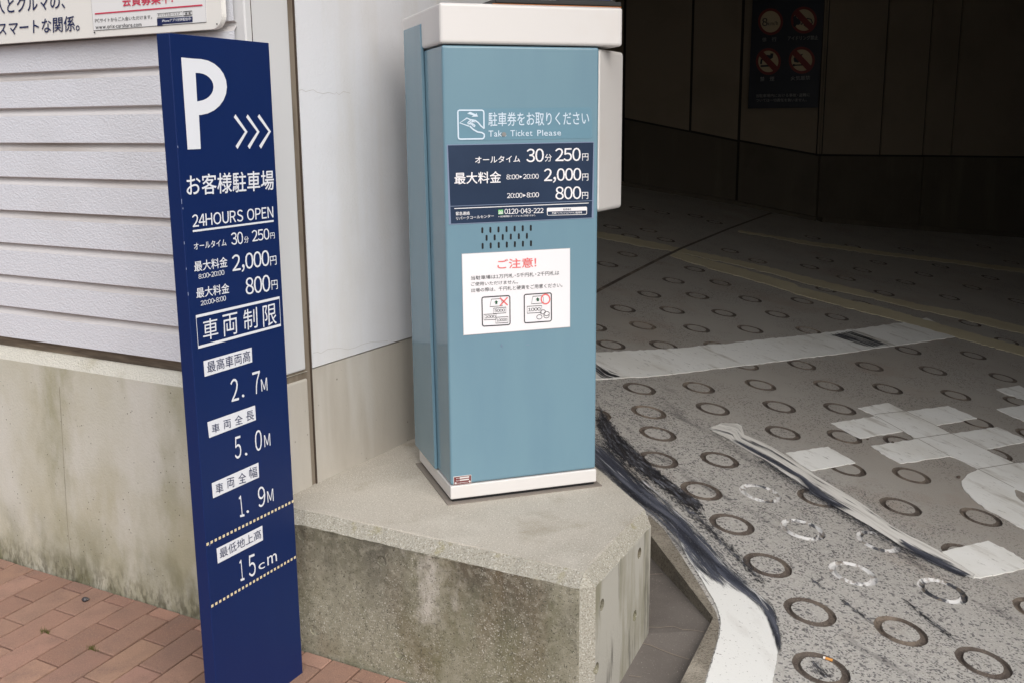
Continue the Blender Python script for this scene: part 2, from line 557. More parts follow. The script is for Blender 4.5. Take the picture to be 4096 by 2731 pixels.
def spell(s):                                 # Latin letters and figures set tight from the full-width face
    out, x = [], 0.0
    low = any('a' <= c <= 'z' for c in s)
    for ch in s:
        o = ord(ch)
        if ch == ' ':
            x += .3
        elif 33 <= o <= 126:
            V, F = raw(ch if low else chr(o + 0xFEE0))
            a, b = min(v[0] for v in V), max(v[0] for v in V)
            sc = .42 if ch == '-' else 1
            if ch.isdigit() and not low:
                adv, off = .56, .28 - .5
            else:
                adv, off = (b - a) * sc + .115, .0575 - a * sc
            out.append(([(v[0] * sc + x + off, v[1]) for v in V], F))
            x += adv
        else:
            V, F = raw(ch)
            adv = .38 if ch in '▸' else (.62 if ch == '・' else 1.0)
            off = 0 if ch != '・' else -.19
            out.append(([(v[0] + x + off, v[1]) for v in V], F))
            x += adv
    VV, FF = [], []
    for V, F in out:
        k = len(VV)
        VV += V
        FF += [[i + k for i in f] for f in F]
    return VV, FF

_glyph, _raw = {}, {}
def raw(ch):
    if ch in _raw:
        return _raw[ch]
    cu = bpy.data.curves.new('lettering', 'FONT')
    cu.body = ch
    cu.resolution_u = 3
    o = bpy.data.objects.new('lettering', cu)
    COL.objects.link(o)
    bpy.context.view_layer.update()
    ev = o.evaluated_get(bpy.context.evaluated_depsgraph_get())
    me = ev.to_mesh()
    _raw[ch] = [(v.co.x, v.co.y) for v in me.vertices], [list(p.vertices) for p in me.polygons]
    ev.to_mesh_clear()
    bpy.data.objects.remove(o)
    bpy.data.curves.remove(cu)
    return _raw[ch]

def glyphs(s, bold):
    if (s, bold) in _glyph:
        return _glyph[(s, bold)]
    V, F = spell(s)
    x0, x1 = min(v[0] for v in V), max(v[0] for v in V)
    y0, y1 = min(v[1] for v in V), max(v[1] for v in V)
    _glyph[(s, bold)] = ([((x - x0) / (x1 - x0), (y - y0) / (y1 - y0)) for x, y in V], F)
    return _glyph[(s, bold)]

def text(ink, s, LB, RB, LT, RT, bold=.012, join=False):
    V, F = glyphs(s, 0)
    p = ink.p
    lb, rb, lt, rt = (p.at(q) for q in (LB, RB, LT, RT))
    w_ = (rb - lb).length
    h_ = max((lt - lb).length, 1e-6)
    k = bold * h_ / w_ * .55                  # weight: the same glyphs laid again a hair to each side
    bx = bold * .4
    for i, (dx, dy) in enumerate(((0, 0), (k, 0), (-k, 0), (0, bx), (0, -bx)) if bold > .004 else ((0, 0),)):
        P = []
        for u, v in V:
            u, v = u + dx, v + dy
            P.append((lb * (1 - u) + rb * u) * (1 - v) + (lt * (1 - u) + rt * u) * v + p.n * (ink.off + .00003 * i))
        ink.add(P, F, (join and not i) or i > 0)

# ------------------------------------------------------------------ setting out
DA, DB = -29.3, 60.7                          # the two wall directions
uA, uB = az(DA), az(DB)
_g = lambda p: at_z(p, 0)
PA0 = (_g((0, 2234.8)) + _g((797, 2464.3))) / 2
PA = Plane(PA0, DA)                           # face of the concrete plinth and of the platform's front
PLAT_Z = .392
K = at_z((1278.6, 1928.6), PLAT_Z)
PB = Plane(Vector((K.x, K.y, 0)), DB)         # the entrance wall
# corner of the two walls
_t = (PA.P0 - PB.P0).dot(PA.n) / uB.dot(PA.n)
CORNER = PB.P0 + uB * _t
CORNER.z = 0
UCA = (CORNER - PA.P0).dot(uA)                # corner in plane A's u
UCB = _t                                      # and in plane B's

RE = -1.075 * CAMZ + CAMZ                     # the ramp: z = RE - .158 x + .098 y
RAMPN = Vector((.158, -.098, 1)).normalized()
RAMP = Flat(Vector((0, 0, RE)), RAMPN)
_q1, _q2 = RAMP.at(ZO(1200, 400)), RAMP.at(ZL(1200, 700))
_dq = (_q2 - _q1).normalized()
_lane = math.degrees(math.atan2(_dq.y, _dq.x)) - 90          # across the worn edge line, towards the kerb
_d0 = _q1.dot(az(_lane))
W1 = ('x', 1, 1, _d0 - .35, _d0 + .15, (1, 1, 1), _lane)      # outer strip, scoured to the aggregate
W2 = ('x', 1, 1, _d0 + .25, _d0 - .45, (1, 1, 1), _lane)      # wheel lane, smooth and brown
M['ramp'] = mat('exposed_aggregate_ramp', sr(174, 171, 166), .85,
    layers=[(sr(162, 155, 147), .75, [('noise', 1.3, 5, .40, .62), W2]),
            (sr(160, 154, 146), .6, [W2]),
            (sr(150, 135, 121), .5, [('noise', 2.0, 6, .55, .70)]),
            (sr(198, 196, 191), .5, [('cell', 230, 1, .80, .84), W1]),
            (sr(70, 70, 74), .78, [('cell', 200, 1, .85, .88), W1, ('noise', 14, 3, .36, .48)]),
            (sr(92, 90, 92), .8, [('cell', 110, 1, .93, .95), W1]),
            (sr(84, 80, 78), .8, [('cell', 210, 1, .86, .89), ('noise', 3, 3, .42, .58)]),
            (sr(54, 52, 54), .7, [('noise', 7, 6, .60, .70, (6, 1, 1), _lane + 90), W1])],
    bump=[(.45, .003, ('noise', 190, 4, .3, .7)), (.3, .003, ('vor', 130, 1, 0, .5))])
def ramp_z(x, y):
    z = RE - .158 * x + .098 * y
    lo, hi, k = -.17, 1.15, .03
    if z < lo + k:
        z = lo + k * math.exp((z - lo - k) / k)
    if z > hi - k:
        z = hi - k * math.exp(-(z - hi + k) / k)
    return z

# ------------------------------------------------------------------ street and pavement
tag(mesh('street', [(-60, -60, -.18), (60, -60, -.18), (60, 60, -.18), (-60, 60, -.18)], [[0, 1, 2, 3]], M['street']), kind='structure')

RFC = at_z(Z6(1540, 1270), PLAT_Z)            # platform, front right top corner
RC = at_z(Z6(2055, 752), PLAT_Z)              # platform, right corner
plat_u = (RFC - PA.P0).dot(uA) + .035
def clip(pts, P0, n):                         # keep the side n points to
    out = []
    for i, p in enumerate(pts):
        q = pts[(i + 1) % len(pts)]
        a, b = (p - P0).dot(n), (q - P0).dot(n)
        if a >= 0:
            out.append(p)
        if a * b < 0:
            out.append(p + (q - p) * (a / (a - b)))
    return out

def bricks():
    o = _g(ZF(960, 965))
    e1 = az(-112.7) * .2205
    e2 = az(-29.7) * .0945
    V, F, T = [], [], []
    nA = PA.n
    edgeP = PA.P0 + uA * (plat_u + .005)
    for j in range(-32, 16):
        for i in range(-4, 14):
            sh = i + (0 if j % 2 == 0 else .5)
            jt = .0028
            c = [o + e1 * (sh + a) + e2 * (j + b) for a, b in
                 ((jt / .22, jt / .094), (1 - jt / .22, jt / .094), (1 - jt / .22, 1 - jt / .094), (jt / .22, 1 - jt / .094))]
            if (c[0] - PA.P0).dot(uA) < -3.2:
                continue
            c = clip(c, PA.P0 + nA * .004, nA)
            if len(c) >= 3:
                c = clip(c, edgeP, -uA)
            if len(c) < 3:
                continue
            dz = random.uniform(-.0012, .0012)
            tx, ty = random.uniform(-.004, .004), random.uniform(-.004, .004)
            ctr = sum(c, Vector()) / len(c)
            k, n = len(V), len(c)
            for inset, z in ((0, -.03), (0, -.0022), (.0016, 0)):
                for p in c:
                    d = ctr - p
                    q = p + d * min(.45, inset * 1.6 / max(d.length, 1e-6))
                    V.append(Vector((q.x, q.y, z + dz + tx * (q.x - ctr.x) + ty * (q.y - ctr.y))))
            fs = []
            for l in (0, 1):
                fs += [[k + l * n + a, k + l * n + (a + 1) % n, k + (l + 1) * n + (a + 1) % n, k + (l + 1) * n + a] for a in range(n)]
            fs.append([k + 2 * n + a for a in range(n)])
            g = random.uniform(.82, 1.14)
            t = (g * random.uniform(.98, 1.03), g * random.uniform(.97, 1.02), g * random.uniform(.96, 1.04), 1)
            F += fs
            T += [t] * len(fs)
    ob = mesh('brick_pavement', V, F, [M['brick'], M['sand']])
    me = ob.data
    ca = me.color_attributes.new('tint', 'FLOAT_COLOR', 'CORNER')
    for p in me.polygons:
        for l in p.loop_indices:
            ca.data[l].color = T[p.index]
    # bed of sand in the joints
    bmx = bmesh.new()
    bmx.from_mesh(me)
    q = [PA.P0 + uA * -3.3 + nA * .001, PA.P0 + uA * (plat_u + .004) + nA * .001, PA.P0 + uA * (plat_u + .004) + nA * 3, PA.P0 + uA * -3.3 + nA * 3]
    f = bmx.faces.new([bmx.verts.new((p.x, p.y, -.011)) for p in q])
    f.material_index = 1
    bmx.to_mesh(me)
    bmx.free()
    tag(ob, kind='structure')
bricks()

# ------------------------------------------------------------------ siding wall
sw = empty('siding_wall', PA.pt(-1.2, 0), 'white textured horizontal siding wall on a mossy concrete plinth', 'wall')
US = (Plane(PA0, DA, -.018).at((936, 100)) - PA.P0).dot(uA)      # right end of the siding
U0 = -7.0
# plinth with a chamfered top
zt = PA.uz((724.5, 1500))[1]
zc = PA.uz((632.7, 1533))[1]
def sweep(name, prof, u0, u1, m, parent, mi=None):   # profile of (outward offset, z) run along plane A
    n = len(prof)
    V = [PA.pt(u, z, o) for u in (u0, u1) for o, z in prof]
    F = [[i, i + 1, n + i + 1, n + i] for i in range(n - 1)]
    return mesh(name, V, F, m, parent, mi)
sweep('concrete_plinth', [(0, -.03), (0, zc), (-.026, zt), (-.2, zt + .001)], U0, UCA - .002, [M['plinth'], M['chamfer']], sw, [0, 1, 1])
zs = PA.uz((721.1, 1454.1))[1]
sweep('flashing', [(-.034, zt - .004), (-.034, zs + .02)], U0, US, M['flash'], sw)
ik = Ink(PA, .0006)
ik.line([(238, 1545), (262, 1960), ZF(672, 0), ZF(700, 260), ZF(722, 500)], .0012)
ik.build('form_line', M['flash'], sw)
# siding boards
tops = [PA.uz(p)[1] for p in ((631.5, 261.1), (643.4, 418.7), (700.7, 1169.4), (710.9, 1312.9))]
bots = [PA.uz(p)[1] for p in ((634.5, 300.2), (646.4, 456.8), (692.2, 1058.5))]
pitch = tops[2] - tops[3]
gh = tops[1] - bots[1]
prof = [(-.05, zs), (-.018, zs)]
mi = [0]
z = tops[3]
zz = []
for k in range(40):
    zt_ = tops[3] + k * (tops[1] - tops[3]) / round((tops[1] - tops[3]) / pitch)
    if zt_ > 4.4:
        break
    # groove: lower lip slopes up and in, then a flat back, then the overhang
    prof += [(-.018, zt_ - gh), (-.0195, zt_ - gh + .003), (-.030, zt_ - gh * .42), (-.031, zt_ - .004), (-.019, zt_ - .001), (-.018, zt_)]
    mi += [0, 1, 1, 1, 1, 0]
prof += [(-.018, 12), (-.3, 12)]  # unseen upper wall, carried up high to block sky light
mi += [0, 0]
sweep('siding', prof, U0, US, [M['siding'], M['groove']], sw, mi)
# strip behind the siding's end, coloured dark for the gap's shade
sweep('end_gap_shade', [(-.05, zs), (-.05, 12)], US - .004, US + .03, M['joint_dark'], sw)

# ------------------------------------------------------------------ car share board on the siding
BP = Plane(PA0, DA, .012)
bd = empty('sign_board', BP.at(Z0(800, 260)), 'cream car sharing board with navy and red writing on the siding', 'sign')
ub, zb = BP.uz(Z0(1604, 100))[0], BP.uz(Z0(0, 320))[1]
r_ = .035
out = [(ub - 1.7, 2.35)]
out += [(ub - 1.7, zb)]
for i in range(9):
    a = R(-90 + 90 * i / 8)
    out.append((ub - r_ + r_ * math.cos(a), zb + r_ + r_ * math.sin(a)))
out += [(ub, 2.35)]
slab('board', [BP.pt(a, b) for a, b in out], .016, BP.n, M['board'], bd)
p_ = poly('print_panel', BP, [Z0(640, -250), Z0(1478, -300), Z0(1496, 163), Z0(680, 225)], M['board_box'], bd, .0007)
ik = Ink(BP, .0016)
ik.line([Z0(640, -250), Z0(1478, -300), Z0(1496, 163), Z0(680, 225)], .0012, True)
ik.build('panel_border', M['ink'], bd)
ik = Ink(BP, .002)
text(ik, '人とクルマの、', Z0(-32, 108), Z0(475, 66), Z0(-35, -10), Z0(470, -55), .02)
text(ik, 'スマートな関係。', Z0(-12, 263), Z0(580, 226), Z0(-8, 165), Z0(576, 112), .02)
ik.build('lettering', M['navy_txt'], bd)
ik = Ink(BP, .002)
text(ik, '会員募集中!', Z0(890, 52), Z0(1255, 25), Z0(884, -40), Z0(1252, -68), .03)
ik.line([Z0(690, 103), Z0(1468, 40)], .0035)
ik.build('lettering', M['redline'], bd)
ik = Ink(BP, .002)
text(ik, 'PCサイトからご入会いただけます。', Z0(693, 168), Z0(1105, 138), Z0(691, 138), Z0(1103, 110), .01)
text(ik, 'www.orix-carshare.com', Z0(697, 214), Z0(1028, 192), Z0(695, 184), Z0(1027, 163), .01)
text(ik, 'オリックスカーシェア', Z0(1147, 124), Z0(1306, 110), Z0(1146, 103), Z0(1304, 93), .01)
text(ik, '検 索', Z0(1342, 110), Z0(1384, 106), Z0(1342, 94), Z0(1383, 90), .03)
ik.line([Z0(1140, 102), Z0(1323, 87), Z0(1325, 115), Z0(1141, 130)], .001, True)
ik.line([Z0(1330, 88), Z0(1393, 82), Z0(1394, 110), Z0(1331, 117)], .0018, True)
ik.build('lettering', M['ink'], bd)
ik = Ink(BP, .0018)
ik.poly([Z0(1139, 136), Z0(1396, 122), Z0(1397, 161), Z0(1180, 178), Z0(1180, 189), Z0(1142, 191)])
ik.build('app_banner', M['navy_txt'], bd)
ik = Ink(BP, .0024)
text(ik, 'iPhoneアプリ好評配信中!', Z0(1178, 165), Z0(1388, 150), Z0(1178, 143), Z0(1388, 127), .03)
ik.build('lettering', M['white'], bd)
for c in ((690, 238), (1575, 177)):
    ik = Ink(BP, .003)
    ik.ell(Z0(*c), 3, 3.4)
    ik.build('fixing_screw', M['ink'], bd)

# ------------------------------------------------------------------ entrance wall (the pier the machine stands beside)
BL = UCB + 1.86                                # far end of the pier
ew = empty('entrance_wall', CORNER.copy(), 'white rendered pier with brown sealant joint behind the ticket machine', 'wall')
vB = -PB.n                                     # into the wall
O_B = Vector((PB.P0.x, PB.P0.y, 0))
uj0 = PB.uz((1150, 0))[0]
uj1 = PB.uz((1180, 0))[0]
zj = PB.uz((1254, 1469.6))[1]
zpil = PB.uz(ZP(200, 418))[1]
ustrip = PB.uz(ZP(320, 900))[0]
zstrip = PB.uz(ZP(240, 490))[1]
UP = PB.uz((981, 100))[0]
box('render_face', O_B, uB, vB, uj1, BL, 0, .3, zj, 12, M['plaster'], ew)  # runs far above view to block sky light
box('wall_plinth', O_B, uB, vB, uj1, BL, .003, .3, -.1, zj - .004, M['b_plinth'], ew)
box('pilaster', O_B, uB, vB, UP, uj0, 0, .12, zpil, 12, M['pilaster'], ew, .004)
box('concrete_strip', O_B, uB, vB, UP - .004, ustrip, .0015, .12, -.1, zstrip, M['b_plinth'], ew, .006)
box('sealant_joint', O_B, uB, vB, UP + .02, uj1 - .001, .006, .1, -.1, 12, M['joint'], ew)
box('joint_split', O_B, uB, vB, uj1 - .0055, uj1 - .001, .002, .2, .3, 4.5, M['joint_dark'], ew)
ik = Ink(PB, .0006)
for pts, wd in (([(870, 1066), (905, 1055), (945, 1082), (985, 1070), (1035, 1058), (1080, 1088), (1150, 1105), (1220, 1090), (1290, 1112), (1305, 1090), (1340, 1118), (1390, 1080), (1470, 1100)], .0008),):
    ik.line([ZC(*p) for p in pts], wd)
ik.line([ZP(*p) for p in ((340, 250), (380, 240), (410, 252), (470, 215), (530, 208), (590, 206), (650, 218), (720, 200), (780, 172), (860, 152), (930, 148), (1010, 142))], .0008)
ik.build('hairline_crack', M['crack'], ew)
# the pier turns the corner behind the machine
eB = O_B + uB * BL
box('return_wall', eB, uB, vB, -.3, -.002, .301, 7.5, -.1, 4.6, M['b_plinth'], ew)

# ------------------------------------------------------------------ platform
pf = empty('concrete_platform', PA.pt(plat_u - .4, 0), 'mossy concrete platform with chamfered edges under the ticket machine', 'platform')
def platform():
    pr = at_z(Z6(1700, 437), PLAT_Z)
    back = RC + (pr - RC).normalized() * 1.35
    fl = CORNER + uB * .003
    fr = PA.P0 + uA * plat_u
    rc_dir = (RC - RFC).normalized()
    rr = RC + uA * .03
    rr.z = 0
    P = [fl, fr, Vector((rr.x, rr.y, 0)), Vector((back.x + .02, back.y, 0)), Vector((back.x - .9, back.y + .1, 0))]
    bm = prism_bm([p + (PA.n * -.0015 if i < 2 else Vector()) for i, p in enumerate(P)], -.1, PLAT_Z)
    def keep(e):
        a, b = e.verts
        up = a.co.z > .3 and b.co.z > .3
        vert = abs(a.co.z - b.co.z) > .2
        isfr = (Vector((a.co.x, a.co.y, 0)) - fr).length < .01
        fA = up and abs((a.co - PA.P0).dot(PA.n)) < .02 and abs((b.co - PA.P0).dot(PA.n)) < .02
        rA = up and ((Vector((a.co.x, a.co.y, 0)) - fr).length < .01 and (Vector((b.co.x, b.co.y, 0)) - rr).length < .01 or
                     (Vector((b.co.x, b.co.y, 0)) - fr).length < .01 and (Vector((a.co.x, a.co.y, 0)) - rr).length < .01)
        return fA or rA or (vert and isfr)
    bevel(bm, .030, 1, keep)
    # rough, slightly chipped arrises
    from mathutils import noise as mn
    bmesh.ops.recalc_face_normals(bm, faces=bm.faces)
    bm.normal_update()
    slim = [f for f in bm.faces if f.calc_area() < .045]            # the chamfers
    nb = list({e for f in slim for e in f.edges if e.calc_length() > .2})
    bmesh.ops.inset_individual(bm, faces=[f for f in bm.faces if f.calc_area() >= .045], thickness=.007, use_even_offset=True)
    nb = [e for e in nb if e.is_valid and abs(e.verts[0].co.z - e.verts[1].co.z) < .1]
    bmesh.ops.subdivide_edges(bm, edges=nb, cuts=70, use_grid_fill=False)
    bm.normal_update()
    seen = {v for f in bm.faces if f.calc_area() < .045 and abs(f.normal.z) < .95 for v in f.verts
            if sum(1 for e in v.link_edges if e.calc_length() < .03) >= 2}
    for v in seen:
        if v.co.z > -.05:
            v.co += mn.noise_vector(v.co * 55) * .0022 + mn.noise_vector(v.co * 17) * .0020
    rd = (Vector((rr.x, rr.y, 0)) - fr).normalized()
    rn = Vector((rd.y, -rd.x, 0))
    bmesh.ops.recalc_face_normals(bm, faces=bm.faces)
    for f in bm.faces:
        n = f.normal
        if n.z > .95:
            f.material_index = 0
        elif n.z > .3 or (abs(n.z) < .1 and n.dot(PA.n) > .3 and n.dot(rn) > .3):
            f.material_index = 3
        elif n.dot(rn) > .8:
            f.material_index = 2
        else:
            f.material_index = 1
    ob = bm_obj('platform_block', bm, [M['plat_top'], M['plat_side'], M['plat_right'], M['plat_edge']], pf)
    # tie holes left by the formwork
    cut = bmesh.new()
    PR = Plane(Vector((fr.x, fr.y, 0)), math.degrees(math.atan2(rd.y, rd.x)))
    spots = [(PA, Z5(195, 455)), (PA, Z5(800, 648)), (PA, Z5(288, 1172)), (PA, Z5(930, 1345)),
             (PR, ZK(675, 585)), (PR, ZK(392, 975)), (PR, ZK(640, 1058)), (PR, ZK(352, 1455))]
    for pl, px in spots:
        c = pl.at(px)
        q = pl.n.to_track_quat('Z', 'Y').to_matrix().to_4x4()
        bmesh.ops.create_cone(cut, cap_ends=True, segments=24, radius1=.0145, radius2=.0145, depth=.016, matrix=Matrix.Translation(c) @ q)
    co = bm_obj('tie_hole_cut', cut, M['plat_side'])
    md = ob.modifiers.new('holes', 'BOOLEAN')
    md.operation, md.solver, md.object = 'DIFFERENCE', 'EXACT', co
    bpy.context.view_layer.update()
    me = bpy.data.meshes.new_from_object(ob.evaluated_get(bpy.context.evaluated_depsgraph_get()))
    ob.modifiers.remove(md)
    me.polygons.foreach_set('use_smooth', [False] * len(me.polygons))
    me.update()
    ob.data = me
    bpy.data.objects.remove(co)
    return PR
PR = platform()

# ------------------------------------------------------------------ ticket machine
C = at_z((1803.4, 2012.4), PLAT_Z)
DM = 17.72 + .7
PM = Plane(Vector((C.x, C.y, 0)), DM)
uM, vM = PM.u, -PM.n
O_M = Vector((C.x, C.y, 0))
PMS = Plane(O_M, DM + 90)                      # its left side
WM = (PM.uz((2392.7, 1936.2))[0] + PM.uz((2393.8, 189.7))[0]) / 2
DMd = (at_z((1684.2, 1852), PLAT_Z) - O_M).dot(vM)
zp = PM.uz((1800.2, 1944.1))[1]
zbt = PM.uz(Z4(445, 405))[1]
zl0 = PM.uz(Z4(440, 400))[1]
zl1 = PM.uz(Z4(430, 22))[1]
UL = PM.uz((2489.9, 110))[0]
tm = empty('ticket_machine', O_M + Vector((0, 0, PLAT_Z)), 'teal parking ticket machine with ivory cap standing on the concrete platform', 'ticket machine')
box('sealant_bed', O_M, uM, vM, -.012, WM + .012, -.012, DMd, PLAT_Z - .01, PLAT_Z + .003, M['gasket'], tm)
box('base_gap_shade', O_M, uM, vM, .006, WM - .006, .006, DMd - .006, PLAT_Z, PLAT_Z + .012, M['dark'], tm)  # dark filler; its colour paints the shade under the raised base
box('base_plinth', O_M, uM, vM, 0, WM, 0, DMd, PLAT_Z + .011, zp, M['casing'], tm, .003)
box('body', O_M, uM, vM, .002, WM - .002, .002, DMd - .002, zp + .002, zbt, M['teal'], tm, .006, 3)
vd0 = (PMS.at(Z4(319, 437)) - O_M).dot(vM)
vd1 = (PMS.at(Z6(318, 365)) - O_M).dot(vM)
zd = PMS.at(Z4(305, 220)).z
vlast = (PMS.at(Z4(163, 275)) - O_M).dot(vM)
DL = (PMS.at((1613, 70)) - O_M).dot(vM)
DB2 = (PMS.at((1619, 300)) - O_M).dot(vM)
0 and print('machine', WM, DMd, DL, DB2, vlast, vd0, vd1, UL, zp, zbt, zl0, zl1, UP - UCB, US - UCA)
def side_door():
    a = [(vd1, zp + .004), (vd0, zd), (vlast, zd), (vlast, zp + .004)]
    pts = [O_M + vM * v + uM * -.007 + Vector((0, 0, z)) for v, z in a]
    bm = bmesh.new()
    f1 = [bm.verts.new(p) for p in pts]
    f2 = [bm.verts.new(p + uM * .0085) for p in pts]
    bm.faces.new(f1)
    bm.faces.new(f2[::-1])
    for i in range(4):
        bm.faces.new((f1[i], f1[(i + 1) % 4], f2[(i + 1) % 4], f2[i]))
    bevel(bm, .002, 2)
    return bm_obj('side_door', bm, M['teal'], tm)
side_door()
box('lid', O_M, uM, vM, -.0035, UL, -.003, max(DL, DMd), zl0 + .002, zl1, M['casing'], tm, .008, 3)
def side_box():
    a = UL - WM - .003
    P45 = Plane(O_M + uM * (WM - .002) + vM * .004, DM + 45)
    e_ = (P45.at((2489, 500)) - P45.P0).dot(P45.u)
    c_ = e_ * math.sqrt(.5)
    P = [(WM - .002, .004), (WM + c_, .004 + c_), (WM + c_, DMd + .05), (WM - .002, DMd + .05)]
    ztop = PM.uz(Z4(1895, 434))[1]
    zbot = PM.uz(ZR(42, 400))[1]
    bm = prism_bm([O_M + uM * p + vM * q for p, q in P], zbot, ztop)
    bevel(bm, .012, 4)
    bm_obj('ticket_issuer_box', bm, M['casing'], tm, True)
side_box()
for o in list(tm.children):
    if o.name.startswith('ticket_issuer'):
        md = o.modifiers.new('wn', 'WEIGHTED_NORMAL')
# on the lid
kd = empty('lid_sign', O_M + uM * .3 + vM * .15 + Vector((0, 0, zl1)), 'blue sign panel on a black base plate on top of the ticket machine lid', 'sign')
ux0 = PM.uz(Z4(930, 30))[0]
box('base_plate', O_M, uM, vM, ux0 + .012, UL - .002, .004, .25, zl1 + .003, zl1 + .014, M['black'], kd, .002)
box('sign_panel', O_M, uM, vM, PM.uz(Z4(1580, 5))[0], PM.uz(Z4(2025, 5))[0], .02, .06, zl1 + .018, zl1 + .36, M['blue_sign'], kd, .003)
box('sign_frame', O_M, uM, vM, PM.uz(Z4(2028, 5))[0], PM.uz(Z4(2040, 5))[0], .016, .064, zl1 + .018, zl1 + .37, M['screw'], kd, .002)
box('base_rail', O_M, uM, vM, PM.uz(Z4(1560, 5))[0], UL - .015, .014, .07, zl1 + .014, zl1 + .019, M['black'], kd, .001)
ik = Ink(Plane(O_M, DM, .0032), .0004)
ik.poly([Z4(940, 33), Z4(2095, 66), Z4(2095, 72), Z4(1500, 55), Z4(940, 38)])
ik.build('rust_stain', M['rust'], tm)

PF = Plane(O_M + vM * .002, DM)                # front of the body
# take-ticket sticker
st = poly('take_ticket_sticker', PF, rounded(ZA(232, 112), ZA(1860, 95), ZA(1868, 465), ZA(240, 497), .02), M['film'], tm, .0007)
ik = Ink(PF, .0016)
text(ik, '駐車券をお取りください', ZA(612, 322), ZA(1828, 302), ZA(612, 153), ZA(1820, 143), .010)
text(ik, 'Take', ZA(614, 448), ZA(828, 444), ZA(613, 374), ZA(826, 370), .012)
text(ik, 'Ticket', ZA(878, 443), ZA(1143, 437), ZA(877, 370), ZA(1141, 365), .012)
text(ik, 'Please', ZA(1202, 438), ZA(1487, 432), ZA(1200, 367), ZA(1485, 362), .012)
fr = rounded(ZA(243, 128), ZA(557, 127), ZA(562, 473), ZA(250, 477), .09, 6)
# the frame is open where the hand comes in
k1, k2 = None, None
ik.line([ZA(560, 350)] + [ZA(558, 300), ZA(557, 160), ZA(552, 137), ZA(535, 128), ZA(262, 128), ZA(246, 137), ZA(243, 155), ZA(249, 450), ZA(256, 470), ZA(272, 476), ZA(540, 472), ZA(556, 462), ZA(562, 445), ZA(562, 418), ZA(535, 398), ZA(482, 390), ZA(430, 360), ZA(385, 318)], .0037)
ik.line([ZA(400, 243), ZA(455, 252), ZA(490, 278), ZA(525, 320), ZA(562, 350)], .0034)
ik.line([ZA(378, 320), ZA(266, 281), ZA(352, 222), ZA(405, 246)], .0030)
ik.line([ZA(405, 246), ZA(380, 262), ZA(362, 280), ZA(368, 294), ZA(382, 290), ZA(400, 270), ZA(430, 268)], .0028)
ik.line([ZA(382, 294), ZA(400, 292), ZA(412, 300), ZA(428, 318), ZA(446, 326), ZA(452, 314), ZA(430, 296), ZA(405, 286)], .0028)
ik.line([ZA(412, 258), ZA(440, 266), ZA(455, 272)], .0022)
ik.poly([ZA(356, 168), ZA(390, 146), ZA(458, 176), ZA(466, 160), ZA(487, 205), ZA(408, 207), ZA(430, 191)])
ik.build('lettering', M['paleblue'], st)
ik = Ink(PF, .0024)
ik.ell(ZA(799, 418), 9, 9)
ik.build('screw', M['screw'], st)
# price panel
pp = poly('price_panel', PF, [ZA(110, 543), ZA(1888, 507), ZA(1882, 1428), ZA(137, 1508)], M['panel_edge'], tm, .0009, .0008)
ik = Ink(PF, .0014)
ik.poly([ZA(124, 552), ZA(1878, 517), ZA(1858, 1420), ZA(162, 1496)])
ik.build('price_ground', M['panel'], pp)
ik = Ink(PF, .0022)
ik.line([ZA(150, 1286), ZA(1872, 1217)], .0014)
ik.build('sheet_edge', M['panel_edge'], pp)
ik = Ink(PF, .0024)
B_ = .022
text(ik, 'オールタイム', ZA(452, 767), ZA(992, 752), ZA(450, 687), ZA(990, 672), .025)
def yen(x0, x1, y0, y1):
    text(ik, '円', ZA(x0, y1), ZA(x1, y1 - 2), ZA(x0, y0), ZA(x1, y0 - 2), .012)
text(ik, '30', ZA(1070, 754), ZA(1278, 749), ZA(1070, 594), ZA(1278, 589), B_)
text(ik, '分', ZA(1290, 747), ZA(1375, 744), ZA(1290, 658), ZA(1375, 655), .012)
text(ik, '250', ZA(1417, 743), ZA(1722, 738), ZA(1417, 588), ZA(1722, 580), B_)
yen(1742, 1815, 650, 735)
text(ik, '最大料金', ZA(203, 1020), ZA(762, 1002), ZA(203, 880), ZA(762, 863), .03)
def span(a, b, x0, xm0, xm1, x1, y0, y1, dy):
    text(ik, a, ZA(x0, y1), ZA(xm0, y1 - dy * .4), ZA(x0, y0), ZA(xm0, y0 - dy * .4), .02)
    ik.poly([ZA(xm0 + 8, y0 + 10), ZA(xm0 + 8, y1 - 14), ZA(xm1 - 10, (y0 + y1) / 2 - 4)])
    text(ik, b, ZA(xm1, y1 - dy * .6), ZA(x1, y1 - dy), ZA(xm1, y0 - dy * .6), ZA(x1, y0 - dy), .02)
span('8:00', '20:00', 828, 978, 1030, 1217, 904, 962, 10)
text(ik, '2,000', ZA(1282, 1002), ZA(1728, 992), ZA(1282, 833), ZA(1728, 823), B_)
yen(1742, 1815, 893, 978)
span('20:00', '8:00', 835, 1022, 1072, 1220, 1128, 1187, 12)
text(ik, '800', ZA(1420, 1204), ZA(1728, 1197), ZA(1420, 1050), ZA(1728, 1044), B_)
yen(1740, 1813, 1115, 1198)
ik.line([ZA(200, 1313), ZA(1820, 1246)], .0019)
text(ik, '緊急連絡', ZA(218, 1396), ZA(385, 1389), ZA(218, 1353), ZA(385, 1346), .02)
text(ik, 'リパークコールセンター', ZA(222, 1452), ZA(677, 1418), ZA(222, 1413), ZA(677, 1383), .02)
text(ik, '0120-043-222', ZA(805, 1379), ZA(1275, 1365), ZA(805, 1317), ZA(1275, 1306), .03)
text(ik, '※出口精算機のオートフォンもご利用できます。', ZA(732, 1420), ZA(1178, 1405), ZA(732, 1398), ZA(1178, 1383), .02)
ik.poly(rounded(ZA(1315, 1305), ZA(1800, 1290), ZA(1798, 1385), ZA(1318, 1398), .03))
ik.build('lettering', M['paper'], pp)
ik = Ink(PF, .0028)
